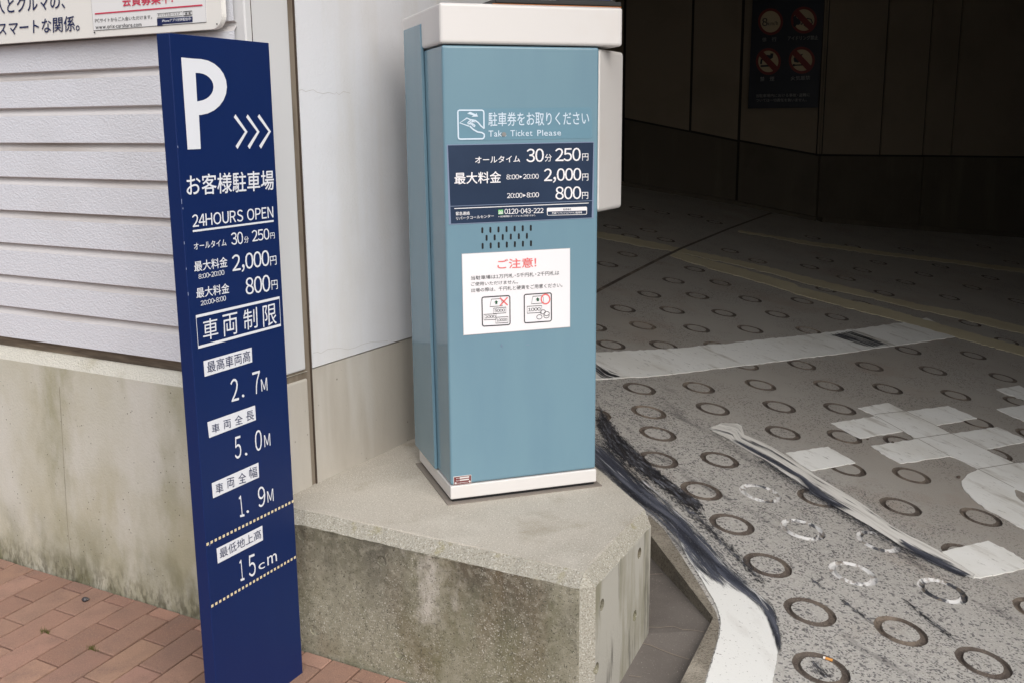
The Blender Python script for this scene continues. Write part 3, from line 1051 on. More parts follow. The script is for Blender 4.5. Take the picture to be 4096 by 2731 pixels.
ik.poly([ZA(1324, 1349), ZA(1792, 1336), ZA(1790, 1378), ZA(1326, 1391)])
text(ik, '駐車場名', ZA(1512, 1335), ZA(1605, 1332), ZA(1512, 1312), ZA(1605, 1309), .02)
ik.build('name_box', M['panel'], pp)
ik = Ink(PF, .0032)
text(ik, '芝浦アイランドエアテラス駐車場', ZA(1375, 1381), ZA(1737, 1371), ZA(1375, 1355), ZA(1737, 1346), .03)
ik.build('lettering', M['paper'], pp)
ik = Ink(PF, .0026)
ik.poly([ZA(728, 1328), ZA(788, 1325), ZA(788, 1380), ZA(730, 1384)])
ik.build('phone_mark', M['lime'], pp)
ik = Ink(PF, .003)
ik.ell(ZA(745, 1350), 3, 3, .0012)
ik.ell(ZA(771, 1349), 3, 3, .0012)
ik.line([ZA(735, 1360), ZA(782, 1358)], .0012)
ik.line([ZA(731, 1372), ZA(786, 1369)], .002)
ik.build('phone_mark', M['paper'], pp)
# speaker slots: flat near-black shapes, the shade of the holes painted on
ik = Ink(PF, .0006)
for (xa, ya), (xb, yb), n in (((540, 127), (1125, 99), 7), ((592, 219), (1078, 194), 6), ((544, 316), (1127, 284), 7)):
    for i in range(n):
        t = i / (n - 1)
        x, y = xa + (xb - xa) * t, ya + (yb - ya) * t
        px = []
        for k in range(9):
            a = math.pi + math.pi * k / 8
            px.append(ZB(x + 12 * math.cos(a), y - 24 + 12 * math.sin(a)))
        for k in range(9):
            a = math.pi * k / 8
            px.append(ZB(x + 12 * math.cos(a), y + 24 + 12 * math.sin(a)))
        ik.poly(px)
ik.build('speaker_slot', M['dark'], tm)
# white notice
nc = poly('paper_notice', PF, [ZB(289, 409), ZB(1601, 340), ZB(1601, 1294), ZB(310, 1394)], M['paper_edge'], tm, .0009, .0008)
ik = Ink(PF, .0014)
ik.poly([ZB(294, 414), ZB(1594, 345), ZB(1594, 1286), ZB(314, 1387)])
ik.build('paper_sheet', M['paper'], nc)
ik = Ink(PF, .0022)
text(ik, 'ご注意!', ZB(722, 592), ZB(1188, 570), ZB(720, 480), ZB(1186, 452), .03)
ik.ell(ZB(1300, 956), 17, 19, .0035)
ik.line([ZB(750, 940), ZB(843, 1028)], .0035)
ik.line([ZB(842, 934), ZB(750, 1036)], .0035)
ik.build('lettering', M['red'], nc)
ik = Ink(PF, .0020)
text(ik, '当駐車場は1万円札・5千円札・2千円札は', ZB(403, 726), ZB(1465, 664), ZB(403, 678), ZB(1465, 611), .008)
text(ik, 'ご使用いただけません。', ZB(403, 798), ZB(968, 769), ZB(403, 752), ZB(968, 724), .008)
text(ik, '出場の際は、千円札と硬貨をご用意ください。', ZB(405, 875), ZB(1503, 810), ZB(405, 827), ZB(1503, 758), .008)
ik.line(rounded(ZB(533, 933), ZB(870, 913), ZB(873, 1262), ZB(540, 1281), .07), .003, True)
ik.line(rounded(ZB(1043, 901), ZB(1370, 880), ZB(1372, 1219), ZB(1046, 1242), .07), .003, True)
for x, y in ((0, 0), (500, -34)):
    ik.line([ZB(648 + x, 957 + y), ZB(768 + x, 949 + y), ZB(780 + x, 1037 + y), ZB(630 + x, 1047 + y)], .0017, True)
for a, b, c, d in (((672, 1066), (822, 1053), (822, 1121), (672, 1131)), ((558, 1141), (706, 1132), (706, 1199), (558, 1207)), ((700, 1176), (848, 1166), (848, 1237), (700, 1245)), ((1079, 1044), (1254, 1033), (1254, 1116), (1079, 1126))):
    ik.line([ZB(*a), ZB(*b), ZB(*c), ZB(*d)], .0017, True)
text(ik, '5000', ZB(685, 1113), ZB(811, 1105), ZB(685, 1078), ZB(811, 1070), .03)
text(ik, '2000', ZB(570, 1188), ZB(698, 1180), ZB(570, 1154), ZB(698, 1147), .03)
text(ik, '10000', ZB(712, 1226), ZB(836, 1218), ZB(712, 1192), ZB(836, 1184), .02)
text(ik, '1000', ZB(1090, 1103), ZB(1240, 1093), ZB(1090, 1064), ZB(1240, 1054), .03)
ik.ell(ZB(1268, 1110), 10.6, 8.2, .0016, -.2)
ik.ell(ZB(1314, 1131), 10.6, 8.2, .0016, -.2)
ik.ell(ZB(1226, 1170), 10.6, 8.6, .0016, -.2)
ik.line([ZB(1281, 1140), ZB(1280, 1165), ZB(1292, 1180), ZB(1315, 1184), ZB(1338, 1174), ZB(1343, 1160), ZB(1344, 1135)], .0016)
ik.build('lettering', M['ink'], nc)
ik = Ink(PF, .0022)
for x, y in ((706, 992), (1206, 958)):
    ik.poly([ZB(x - 25, y + 3), ZB(x - 2, y - 22), ZB(x + 25, y), ZB(x + 13, y + 1), ZB(x + 14, y + 22), ZB(x - 12, y + 24), ZB(x - 11, y + 3)])
ik.build('arrow_mark', M['green'], nc)
# maker's plate
np_ = poly('maker_plate', PF, [Z6(456, 437), Z6(609, 419), Z6(609, 493), Z6(459, 511)], M['casing'], tm, .0009, .0008)
ik = Ink(PF, .0014)
ik.poly([Z6(460, 441), Z6(606, 423), Z6(606, 490), Z6(462, 508)])
ik.build('plate_ground', M['plate_red'], np_)
ik = Ink(PF, .002)
ik.poly([Z6(509, 440), Z6(590, 430), Z6(590, 443), Z6(509, 453)])
ik.poly([Z6(509, 461), Z6(590, 451), Z6(590, 462), Z6(509, 472)])
text(ik, '日本信号株式会社', Z6(488, 497), Z6(578, 486), Z6(488, 486), Z6(578, 475), .02)
text(ik, '製造年月', Z6(478, 456), Z6(506, 453), Z6(478, 446), Z6(506, 443), .02)
text(ik, '製造番号', Z6(478, 476), Z6(506, 473), Z6(478, 466), Z6(506, 463), .02)
ik.ell(Z6(594, 476), 4, 4)
ik.ell(Z6(475, 491), 4, 4)
ik.build('lettering', M['casing'], np_)
ik = Ink(PF, .0012)
ik.line([Z4(0, 0), Z4(1, 0)], .0001) if False else None
ik.line([ZB(752, 1522), ZB(772, 1514), ZB(776, 1490), ZB(768, 1500), ZB(776, 1524), ZB(790, 1528)], .0012)
ik.line([ZB(1068, 1500), ZB(1108, 1502)], .0012)
ik.build('scuff_mark', M['panel_edge'], tm)

# ------------------------------------------------------------------ blue parking sign
SB = at_z((1211.3, 2689.4), 0)
PS = Plane(SB, 63.63)
ps = empty('parking_sign', SB - PS.u * .16, 'navy blue upright parking sign with white P and price list', 'sign')
us0 = PS.uz((675.7, 130.5))[0]
zst = (PS.uz((675.7, 130.5))[1] + PS.uz((1082, 175.8))[1]) / 2
# thickness from the narrow side seen at the left
vS = -PS.n
PSS = Plane(PS.P0 + PS.u * us0, 63.63 + 90)
th = abs((PSS.at((624, 132.8)) - PSS.P0).dot(vS))
box('sign_body', PS.P0.copy(), PS.u, vS, us0, 0, 0, th, 0, zst, M['navy'], ps, .0015)
ik = Ink(PS, .0009)
cx_ = []
for i in range(13):                           # outer bowl
    a = R(-84 + 168 * i / 12)
    cx_.append((1432 + 207 * math.cos(a), 632 + 203 * math.sin(a)))
ci_ = []
for i in range(13):
    a = R(82 - 164 * i / 12)
    ci_.append((1425 + 117 * math.cos(a), 632 + 102 * math.sin(a)))
def P_():
    o = [(1308, 418), (1400, 427)] + cx_ + [(1437, 835), (1450, 1080), (1355, 1084)]
    h = [(1412, 530)] + ci_[::-1] + [(1424, 736)]
    bm = bmesh.new()
    for lp in (o, h):
        vs = [bm.verts.new(PS.at(Z0(*p)) + PS.n * .0009) for p in lp]
        for a, b in zip(vs, vs[1:] + vs[:1]):
            bm.edges.new((a, b))
    bmesh.ops.triangle_fill(bm, edges=bm.edges, use_beauty=True)
    bm_obj('letter_p', bm, M['white'], ps)
P_()
for k, (dx, dy) in enumerate(((0, 0), (87, 0), (170, -2))):
    ik.line([Z0(1695 + dx + (2 if k else 0), 840 + dy), Z0(1779 + dx, 956 + dy), Z0(1709 + dx, 1070 + dy)], .0088)
text(ik, 'お客様駐車場', Z0(1350, 1420), Z0(1979, 1374), Z0(1346, 1268), Z0(1976, 1232), .022)
ik.build('lettering', M['white'], ps)
ik = Ink(PS, .0009)
text(ik, '24HOURS OPEN', ZS(296, 541), ZS(858, 473), ZS(291, 454), ZS(855, 395), .02)
ik.line([ZS(296, 568), ZS(860, 496)], .0042)
text(ik, 'オールタイム', ZS(305, 698), ZS(531, 668), ZS(302, 651), ZS(528, 621), .02)
text(ik, '30', ZS(567, 664), ZS(648, 656), ZS(561, 580), ZS(643, 570), .016)
text(ik, '分', ZS(655, 651), ZS(687, 646), ZS(652, 606), ZS(684, 601), .01)
text(ik, '250', ZS(712, 641), ZS(832, 624), ZS(706, 563), ZS(826, 547), .016)
text(ik, '円', ZS(839, 622), ZS(868, 618), ZS(835, 580), ZS(865, 576), .01)
text(ik, '最大料金', ZS(308, 851), ZS(539, 816), ZS(304, 780), ZS(535, 745), .025)
text(ik, '8:00▸20:00', ZS(337, 901), ZS(517, 871), ZS(335, 868), ZS(514, 836), .015)
text(ik, '2,000', ZS(574, 862), ZS(832, 821), ZS(569, 735), ZS(826, 697), .016)
text(ik, '円', ZS(838, 807), ZS(881, 800), ZS(833, 745), ZS(877, 737), .01)
text(ik, '最大料金', ZS(323, 1036), ZS(551, 998), ZS(319, 965), ZS(547, 929), .025)
text(ik, '20:00▸8:00', ZS(352, 1087), ZS(528, 1050), ZS(350, 1054), ZS(526, 1015), .015)
text(ik, '800', ZS(667, 1011), ZS(838, 986), ZS(662, 895), ZS(832, 868), .016)
text(ik, '円', ZS(847, 976), ZS(889, 970), ZS(843, 912), ZS(885, 906), .01)
ik.line([ZS(319, 1163), ZS(900, 1030), ZS(909, 1220), ZS(335, 1374)], .0062, True)
# square the corners of that frame
for s_, a, b, ya, yb in (('車', 366, 472, 1180, 1318), ('両', 505, 608, 1145, 1291), ('制', 649, 746, 1110, 1249), ('限', 784, 879, 1082, 1224)):
    sl_ = .235
    text(ik, s_, ZS(a + 4, yb + sl_ * 50), ZS(b + 3, yb - sl_ * 50), ZS(a - 2, ya + sl_ * 50 - 4), ZS(b - 3, ya - sl_ * 50 - 4), .004)
for q in (((233, 157), (444, 97), (447, 161), (238, 225)), ((250, 424), (459, 350), (463, 414), (258, 493)), ((269, 691), (474, 600), (477, 665), (275, 757)), ((290, 977), (491, 876), (494, 940), (296, 1043))):
    ik.poly([ZT(*p) for p in q])
NB = -.012
text(ik, '2', ZT(356, 335), ZT(389, 326), ZT(350, 238), ZT(384, 228), 0)
ik.ell(ZT(407, 308), 5, 5.5)
text(ik, '7', ZT(456, 302), ZT(478, 297), ZT(446, 207), ZT(480, 197), 0)
text(ik, 'M', ZT(488, 289), ZT(514, 284), ZT(484, 237), ZT(511, 227), 0)
text(ik, '5', ZT(372, 587), ZT(400, 578), ZT(368, 490), ZT(396, 481), 0)
ik.ell(ZT(420, 563), 5, 5.5)
text(ik, '0', ZT(461, 553), ZT(490, 545), ZT(457, 462), ZT(488, 453), 0)
text(ik, 'M', ZT(501, 533), ZT(527, 525), ZT(498, 481), ZT(524, 471), 0)
text(ik, '1', ZT(394, 840), ZT(413, 835), ZT(385, 748), ZT(405, 741), 0)
ik.ell(ZT(427, 815), 5, 5.5)
text(ik, '9', ZT(475, 799), ZT(506, 788), ZT(470, 710), ZT(502, 700), 0)
text(ik, 'M', ZT(515, 776), ZT(541, 768), ZT(511, 727), ZT(538, 713), 0)
text(ik, '1', ZT(396, 1120), ZT(413, 1114), ZT(388, 1030), ZT(406, 1022), 0)
text(ik, '5', ZT(434, 1104), ZT(464, 1093), ZT(428, 1010), ZT(458, 998), 0)
text(ik, 'c', ZT(476, 1072), ZT(503, 1060), ZT(473, 1047), ZT(501, 1034), 0)
text(ik, 'm', ZT(514, 1052), ZT(556, 1030), ZT(512, 1014), ZT(553, 994), 0)
ik.build('lettering', M['white'], ps)
ik = Ink(PS, .0017)
text(ik, '最高車両高', ZT(250, 209), ZT(438, 156), ZT(246, 160), ZT(436, 108), .0)
for s_, a, b, ya, yb in (('車', 268, 302, 430, 470), ('両', 320, 352, 413, 452), ('全', 369, 403, 393, 435), ('長', 418, 453, 374, 417),
                         ('車', 285, 318, 690, 735), ('両', 335, 367, 667, 712), ('全', 385, 418, 645, 692), ('幅', 432, 467, 620, 668)):
    sl_ = .38
    h_ = (b - a) / 2 * sl_
    text(ik, s_, ZT(a + 2, yb + h_ - 4), ZT(b + 2, yb - h_), ZT(a - 1, ya + h_ - 2), ZT(b - 1, ya - h_ + 2), 0)
text(ik, '最低地上高', ZT(305, 1022), ZT(486, 930), ZT(301, 980), ZT(483, 890), .0)
ik.build('lettering', M['navy_txt'], ps)
ik = Ink(PS, .0009)
for (a, b) in ((ZT(244, 961), ZT(633, 766)), (ZT(265, 1232), ZT(642, 1011))):
    A_, B2 = PS.at(a), PS.at(b)
    n = 24
    ik = Ink(PS, .0009)
    for i in range(n):
        q0, q1 = A_.lerp(B2, (i + .12) / n), A_.lerp(B2, (i + .68) / n)
        d = (B2 - A_).normalized()
        up = PS.n.cross(d) * .0033
        ik.add([q + PS.n * .0009 for q in (q0 + up, q1 + up, q1 - up, q0 - up)], [[0, 1, 2, 3]], True)
    ik.build('dotted_line', M['cream'], ps)
ik = Ink(PS, .0009)
for x, y, l in ((1311, 1460, 18), (1283, 1065, 8), (1320, 1510, 6)):
    ik.line([Z0(x, y - l), Z0(x + 2, y + l)], .0016)
for x, y, l in ((236, 650, 10), (250, 830, 7), (263, 1005, 12), (218, 365, 10)):
    ik.line([ZS(x, y - l), ZS(x + 1.5, y + l)], .0016)
ik.line([ZF(2080, 205), ZF(2088, 175)], .0012)
ik.build('edge_scratch', M['scratch'], ps)

# ------------------------------------------------------------------ ramp with ring grooves
def kz(*pts):
    return [RAMP.at(p) for p in pts]
rings = []
for f, L in ((ZM, [(567, 72), (1070, 87), (1622, 122), (2165, 140), (290, 222), (805, 238), (1347, 268), (1905, 280), (-20, 412), (497, 397), (1062, 427), (1623, 437), (2230, 450), (165, 597), (715, 605), (1280, 612), (465, 1055), (1083, 1043), (1730, 1015), (1560, 808), (2160, 808), (1925, 1243), (1232, 1265), (562, 1300), (-20, 1320), (655, 1525), (1962, 1515)]),
             (ZN, [(890, 60), (1572, 105), (2290, 145), (280, 22), (650, 165), (1060, 320), (393, 308), (1785, 375), (2170, 560), (1140, 657), (1820, 708), (735, 823), (1400, 867), (2130, 940), (308, 1023), (925, 1055), (1638, 1123), (2290, 1190), (425, 1265), (1860, 1405)]),
             (ZQ, [(475, 640), (1060, 700), (1175, 1045), (1060, 1370), (500, 970), (2040, 820), (1900, 1480), (2440, 620)]),
             (ZO, [(665, 750), (1302, 752), (1112, 1075), (2330, 1150)]),
             (ZK, [(1372, 368), (1642, 675)]),
             (ZL, [(1240, 595), (75, 1028), (760, 1173), (1385, 1412), (160, 1460), (1800, 1020)]),
             (ZR, [(340, 830), (1040, 985), (820, 1105), (1310, 1128), (370, 640), (740, 680), (180, 545), (1700, 900), (1410, 795), (130, 935), (560, 580), (1050, 430), (1250, 495), (440, 350), (700, 395)]),
             (ZU, [(140, 655), (560, 745), (1120, 780), (1305, 1040), (660, 995), (110, 960), (830, 915), (270, 885), (490, 1080), (1115, 1120), (1810, 1175), (2000, 1075), (1480, 955), (1930, 750), (2220, 915)])):
    rings += [(f(*p), 0) for p in L]
for f, p in ((ZO, (1730, 1100)), (ZL, (20, 408)), (ZL, (595, 497)), (ZL, (400, 740)), (ZL, (1075, 870))):
    rings.append((f(*p), 1))
RO, RI = .0755, .0525

KIN = [ZK(745, 437), ZK(1232, 1078), ZK(985, 1568)]             # inner top edge of the kerb
kin = kz(*KIN)
kout = kz(ZK(858, 405), ZK(1000, 622), ZK(1130, 830), ZK(1255, 1040), ZK(1277, 1130), ZK(1268, 1230), ZK(1165, 1568))
pback = at_z(Z6(1700, 437), PLAT_Z)
GEND = RC + (pback - RC) * .30 - uA * .03                     # the gutter stops here, against the platform
def build_ramp():
    # left boundary: kerb inner edge near the camera, then the platform and the pier, then the garage interior
    ext = kin[2] + (kin[2] - kin[1]).normalized() * 1.6
    left = [ext, kin[2], kin[1], kin[0] + (kin[0] - kin[1]).normalized() * .03, GEND]
    far = [Vector((RC.x + .0, RC.y, 0)), pback, RC + (pback - RC).normalized() * 1.2, O_B + uB * BL + vB * .02, O_B + uB * (BL - .05) + vB * 7]
    bnd = [p.to_2d() for p in left] + [p.to_2d() for p in far[1:]] + [Vector((-6, 15)), Vector((11, 15)), Vector((11, -3)), Vector((ext.x, -3))]
    pts = list(bnd)
    n0 = len(bnd)
    edges = []
    faces = [list(range(n0))]
    A = Vector((1, 0, -.158)).normalized()
    Bv = RAMPN.cross(A)
    cen = []
    for px, kind in rings:
        c = RAMP.at(px)
        cen.append((c, kind))
        for r in (RO, RO - .005, RI + .005, RI):
            k = len(pts)
            for i in range(32):
                t = 2 * math.pi * i / 32
                jr = r + random.uniform(-.0011, .0011)
                p = c + A * jr * math.cos(t) + Bv * jr * math.sin(t)
                pts.append(p.to_2d())
            edges += [(k + i, k + (i + 1) % 32) for i in range(32)]
    for i in range(-14, 25):
        for j in range(-6, 31):
            p = Vector((i * .5 + .013, j * .5 + .017))
            if all((p - c.to_2d()).length > .1 for c, _ in cen):
                pts.append(p)
    r = delaunay_2d_cdt(pts, edges, faces, 1, 1e-5)
    V, F, MI = [], [], []
    from mathutils.kdtree import KDTree
    kd_ = KDTree(len(cen))
    for i, (c, _) in enumerate(cen):
        kd_.insert((c.x, c.y, 0), i)
    kd_.balance()
    def rad(x, y):
        _, i, _ = kd_.find((x, y, 0))
        c = cen[i][0]
        d = Vector((x - c.x, y - c.y, (-.158 * (x - c.x) + .098 * (y - c.y))))
        return d.length, cen[i][1]
    for p in r[0]:
        d, _ = rad(p.x, p.y)
        dz = -.0085 if RI + .0025 < d < RO - .0025 else 0
        V.append((p.x, p.y, ramp_z(p.x, p.y) + dz))
    for f in r[2]:
        x = sum(r[0][i].x for i in f) / len(f)
        y = sum(r[0][i].y for i in f) / len(f)
        d, kind = rad(x, y)
        F.append(list(f))
        MI.append(0 if not (RI < d < RO) else (2 if kind else 1))
    ob = mesh('ramp', V, F, [M['ramp'], M['ring'], M['ring_paint']], None, MI)
    tag(ob, kind='structure')
    return ob
ramp = build_ramp()

def onramp(px, lift):
    return RAMP.at(px) + Vector((0, 0, lift))

def subdivide_edge(px, step, jit):
    out = []
    n = len(px)
    for i in range(n):
        a, b = Vector(px[i]), Vector(px[(i + 1) % n])
        k = max(1, int((b - a).length / step))
        for j in range(k):
            p = a.lerp(b, j / k)
            s = jit if j else jit * .3
            out.append((p.x + random.uniform(-s, s), p.y + random.uniform(-s, s) * .6))
    return out

def mark(name, px, m, lift=.003, jit=3.0):
    P = subdivide_edge(px, 14, jit)
    t = [onramp(p, lift) for p in P]
    n = len(t)
    bm = bmesh.new()
    vs = [bm.verts.new(p) for p in t]
    lo = [bm.verts.new(p - Vector((0, 0, lift + .001))) for p in t]
    f = bm.faces.new(vs)
    for i in range(n):
        bm.faces.new((vs[i], vs[(i + 1) % n], lo[(i + 1) % n], lo[i]))
    bmesh.ops.triangulate(bm, faces=[f])
    return bm_obj(name, bm, m, ramp)

def strip(name, left, right, m, lift, parent=None, n=40):    # a streak between two edges with UVs along and across
    def samp(pl, t):
        d = [0]
        for a, b in zip(pl, pl[1:]):
            d.append(d[-1] + (Vector(b) - Vector(a)).length)
        s = t * d[-1]
        for i in range(len(pl) - 1):
            if s <= d[i + 1] + 1e-6:
                return Vector(pl[i]).lerp(Vector(pl[i + 1]), (s - d[i]) / (d[i + 1] - d[i] + 1e-9))
        return Vector(pl[-1])
    V, F, UV, FL = [], [], [], []
    run, prev = random.uniform(0, 9), None
    for i in range(n + 1):
        a, b = samp(left, i / n), samp(right, i / n)
        row = [onramp(tuple(a.lerp(b, k / 4)), lift) for k in range(5)]
        if prev:
            run += (row[2] - prev).length
        prev = row[2]
        wd = (row[4] - row[0]).length
        for k in range(5):
            V.append(row[k])
            UV.append((i / n, k / 4))
            FL.append((run, (k / 4 - .5) * wd))
    for i in range(n):
        for k in range(4):
            F.append([i * 5 + k, i * 5 + k + 1, (i + 1) * 5 + k + 1, (i + 1) * 5 + k])
    ob = mesh(name, V, F, m, parent or ramp)
    uv = ob.data.uv_layers.new(name='UVMap')
    for l in ob.data.loops:
        uv.data[l.index].uv = UV[l.vertex_index]
    fl = ob.data.uv_layers.new(name='flow')
    for l in ob.data.loops:
        fl.data[l.index].uv = FL[l.vertex_index]
    return ob

W = M['road_white']
mark('stop_line', [ZM(-60, 690), ZM(280, 668), ZM(860, 640), ZM(1160, 606), ZM(1400, 590), ZM(1700, 550), ZM(2352, 487), ZN(250, 478), ZN(620, 435), ZN(1100, 366), ZN(1330, 320), ZN(1700, 500), ZN(1640, 518), ZN(1250, 577), ZN(950, 616), ZN(500, 685), ZN(0, 745), ZM(1650, 806), ZM(1430, 830), ZM(1100, 870), ZM(640, 924), ZM(300, 946), ZM(-60, 968)], W, .0030)
CR = M['road_cream']
mark('lane_line', [ZR(20, 594), ZR(400, 660), ZR(900, 770), ZR(1400, 872), ZR(1950, 1000), ZU(0, 1050), ZU(450, 1160), ZN(520, 0), ZN(1000, 122), ZN(1300, 188), ZN(1700, 256), ZN(2352, 410), ZN(2700, 500), ZN(2700, 590), ZN(2352, 490), ZN(1650, 322), ZN(1150, 214), ZN(740, 110), ZN(400, 40), ZU(0, 1118), ZR(1880, 1040), ZR(1450, 938), ZR(1100, 862), ZR(870, 812), ZR(400, 735), ZR(20, 652)], CR, .0024)
mark('lane_line', [ZR(780, 846), ZR(870, 815), ZR(1350, 935), ZR(1650, 1018), ZR(2080, 1140), ZU(0, 1180), ZN(200, 50), ZN(560, 145), ZN(860, 210), ZN(1090, 276), ZN(1750, 466), ZN(2352, 625), ZN(2700, 715), ZN(2700, 810), ZN(2352, 716), ZN(1645, 522), ZN(1100, 366), ZN(920, 320), ZN(540, 226), ZN(0, 80), ZR(1750, 1132), ZR(1350, 1022), ZR(1000, 922)], CR, .0036)
mark('lane_line', [ZR(1500, 582), ZR(2352, 715), ZU(300, 722), ZU(1000, 822), ZU(1600, 890), ZU(2352, 985), ZU(2700, 1030), ZU(2700, 1078), ZU(2352, 1030), ZU(1600, 925), ZU(900, 846), ZU(0, 720), ZR(2000, 685), ZR(1495, 600)], CR, .0030)
mark('painted_letter', [ZQ(615, 345), ZQ(760, 318), ZQ(935, 293), ZQ(1050, 350), ZQ(1090, 372), ZQ(1150, 378), ZQ(1560, 322), ZQ(1860, 452), ZQ(1430, 528), ZQ(1590, 612), ZQ(2065, 545), ZQ(2420, 690), ZQ(1952, 780), ZQ(2250, 922), ZQ(2600, 900), ZQ(2600, 1320), ZQ(2400, 1260), ZQ(2272, 1190), ZQ(2250, 1200), ZQ(2270, 1265), ZQ(2400, 1370), ZQ(2600, 1450), ZQ(2600, 1700), ZQ(2352, 1612), ZQ(2150, 1500), ZQ(1940, 1392), ZQ(1800, 1280), ZQ(1722, 1190), ZQ(1700, 1110), ZQ(1760, 1040), ZQ(1872, 986), ZQ(1730, 910), ZQ(1575, 848), ZQ(1060, 925), ZQ(900, 840), ZQ(757, 742), ZQ(1200, 672), ZQ(1170, 625), ZQ(1085, 588), ZQ(640, 663), ZQ(530, 612), ZQ(440, 560), ZQ(335, 502), ZQ(800, 430), ZQ(730, 395)], W, .0028)
ikr = [((1105, 376), (1430, 530), (1590, 612), (1950, 780), (2250, 920)), ((800, 430), (1085, 588), (1200, 668)), ((790, 414), (1000, 392), (1140, 378)), ((1200, 670), (1590, 612)), ((1250, 672), (1575, 848)), ((1872, 986), (2250, 922)), ((1872, 986), (2250, 1180))]
V_, F_ = [], []
for l in ikr:
    v, f = ribbon_pts([onramp(ZQ(*p), .0036) for p in l], .0035, RAMPN)
    mesh('tape_seam', v, f, M['joint'], ramp)
mark('painted_letter', [ZQ(2065, 150), ZQ(2300, 108), ZQ(2420, 168), ZQ(2600, 250), ZQ(2600, 330), ZQ(2352, 262), ZQ(2130, 186)], W, .0028)
mark('painted_letter', [ZQ(2068, 358), ZQ(2352, 315), ZQ(2600, 290), ZQ(2600, 590), ZQ(2340, 482), ZQ(2200, 420)], W, .0028)
mark('painted_letter', [ZQ(300, 748), ZQ(440, 830), ZQ(590, 918), ZQ(350, 962), ZQ(130, 1000), ZQ(-20, 905), ZQ(-140, 815), ZQ(60, 785)], W, .0028)
mark('painted_letter', [ZL(1075, 578), ZL(1250, 535), ZL(1420, 497), ZL(1560, 565), ZL(1760, 680), ZL(1760, 692), ZL(1360, 778), ZL(1250, 765), ZL(1100, 660)], W, .0028)
strip('edge_line', [ZO(1150, 425), ZO(1400, 560), ZO(1750, 765), ZO(2100, 985), ZL(0, 75), ZL(300, 265), ZL(560, 415), ZL(760, 540), ZL(1000, 660), ZL(1310, 790)],
      [ZO(1290, 375), ZO(1540, 372), ZO(1560, 490), ZO(1850, 610), ZO(2140, 800), ZL(120, 0), ZL(470, 212), ZL(700, 385), ZL(1060, 575), ZL(1330, 760)], M['worn_white'], .0040, n=60)
M['rubA'] = rub('tyre_rubber_on_kerb', .42, .62, .42, sc=100, soft=.2)
M['rubB'] = rub('tyre_smear', .30, .66, .28, (44, 42, 44), 3, 120, .08)
M['rubC'] = rub('faint_tyre_smear', .34, .70, .5, (50, 50, 54), 9, 100, .08)
M['scrape'] = rub('scraped_white_paint', .20, .70, .4, (214, 214, 214), 22, 80, .08)
M['rubE'] = rub('rubber_dust', .20, .60, .5, (58, 57, 60), 3, 170, .12)
M['rubD'] = rub('tyre_streaks', .22, .68, .2, (44, 44, 48), 26, 75, .05)
# white painted kerb edge and the black rubber on it
strip('kerb_paint', [ZK(600, 130), ZK(700, 212), ZK(850, 312), ZK(940, 420), ZK(1030, 620), ZK(1140, 790), ZK(1250, 985), ZK(1280, 1080), ZK(1280, 1180), ZK(1240, 1330), ZK(1150, 1620)],
      [ZK(740, 130), ZK(900, 265), ZK(1010, 370), ZK(1130, 485), ZK(1310, 650), ZK(1500, 840), ZK(1680, 990), ZK(1722, 1100), ZK(1740, 1250), ZK(1725, 1350), ZK(1680, 1620)], M['kerb_white'], .0030, n=60)
strip('rubber_smear', [ZK(10, -290), ZK(230, -80), ZK(440, 100), ZK(565, 200), ZK(725, 305), ZK(825, 415), ZK(965, 612), ZK(1040, 720), ZK(1200, 860)],
      [ZK(420, -290), ZK(640, -80), ZK(860, 130), ZK(1000, 260), ZK(1110, 365), ZK(1230, 485), ZK(1390, 650), ZK(1560, 820), ZK(1590, 890)], M['rubA'], .0042, n=50)
strip('rubber_smear', [ZK(1150, 690), ZK(1290, 820), ZK(1440, 910), ZK(1560, 1010), ZK(1650, 1170), ZK(1712, 1345)],
      [ZK(1300, 630), ZK(1490, 800), ZK(1690, 970), ZK(1745, 1090), ZK(1765, 1240), ZK(1745, 1400)], M['rubA'], .0046, n=40)
strip('rubber_smear', [ZO(-60, 330), ZO(150, 720), ZO(450, 920), ZO(780, 1130), ZO(1000, 1290), ZO(1150, 1400)],
      [ZO(-20, 60), ZO(300, 470), ZO(620, 800), ZO(900, 1040), ZO(1120, 1180), ZO(1230, 1330)], M['rubB'], .0036, n=50)
strip('rubber_smear', [ZO(1360, 540), ZO(1560, 640), ZO(1800, 780), ZO(2100, 950), ZL(60, 150), ZL(300, 280)],
      [ZO(1420, 520), ZO(1680, 640), ZO(1900, 760), ZO(2200, 940), ZL(200, 130), ZL(480, 300)], M['rubA'], .0050, n=50)
strip('rubber_smear', [ZL(700, 500), ZL(850, 610), ZL(1000, 700), ZL(1270, 800)],
      [ZL(760, 480), ZL(950, 570), ZL(1130, 650), ZL(1320, 770)], M['rubA'], .0050, n=30)
strip('rubber_smear', [ZN(250, 500), ZN(480, 570), ZN(760, 650)], [ZN(560, 440), ZN(780, 520), ZN(980, 610)], M['rubD'], .0050, n=30)
strip('rubber_smear', [ZM(-80, 830), ZM(40, 960), ZM(150, 960)], [ZM(0, 780), ZM(180, 870), ZM(320, 950)], M['rubD'], .0050, n=20)
strip('rubber_smear', [ZL(280, 940), ZL(400, 1040), ZL(520, 1120)], [ZL(330, 920), ZL(450, 1010), ZL(560, 1090)], M['rubE'], .0020, n=20)
strip('rubber_smear', [ZL(740, 930), ZL(950, 1120), ZL(1150, 1260)], [ZL(800, 920), ZL(1010, 1080), ZL(1200, 1230)], M['rubE'], .0020, n=24)
strip('rubber_smear', [ZL(20, 1400), ZL(120, 1550)], [ZL(160, 1385), ZL(290, 1530)], M['rubE'], .0020, n=16)
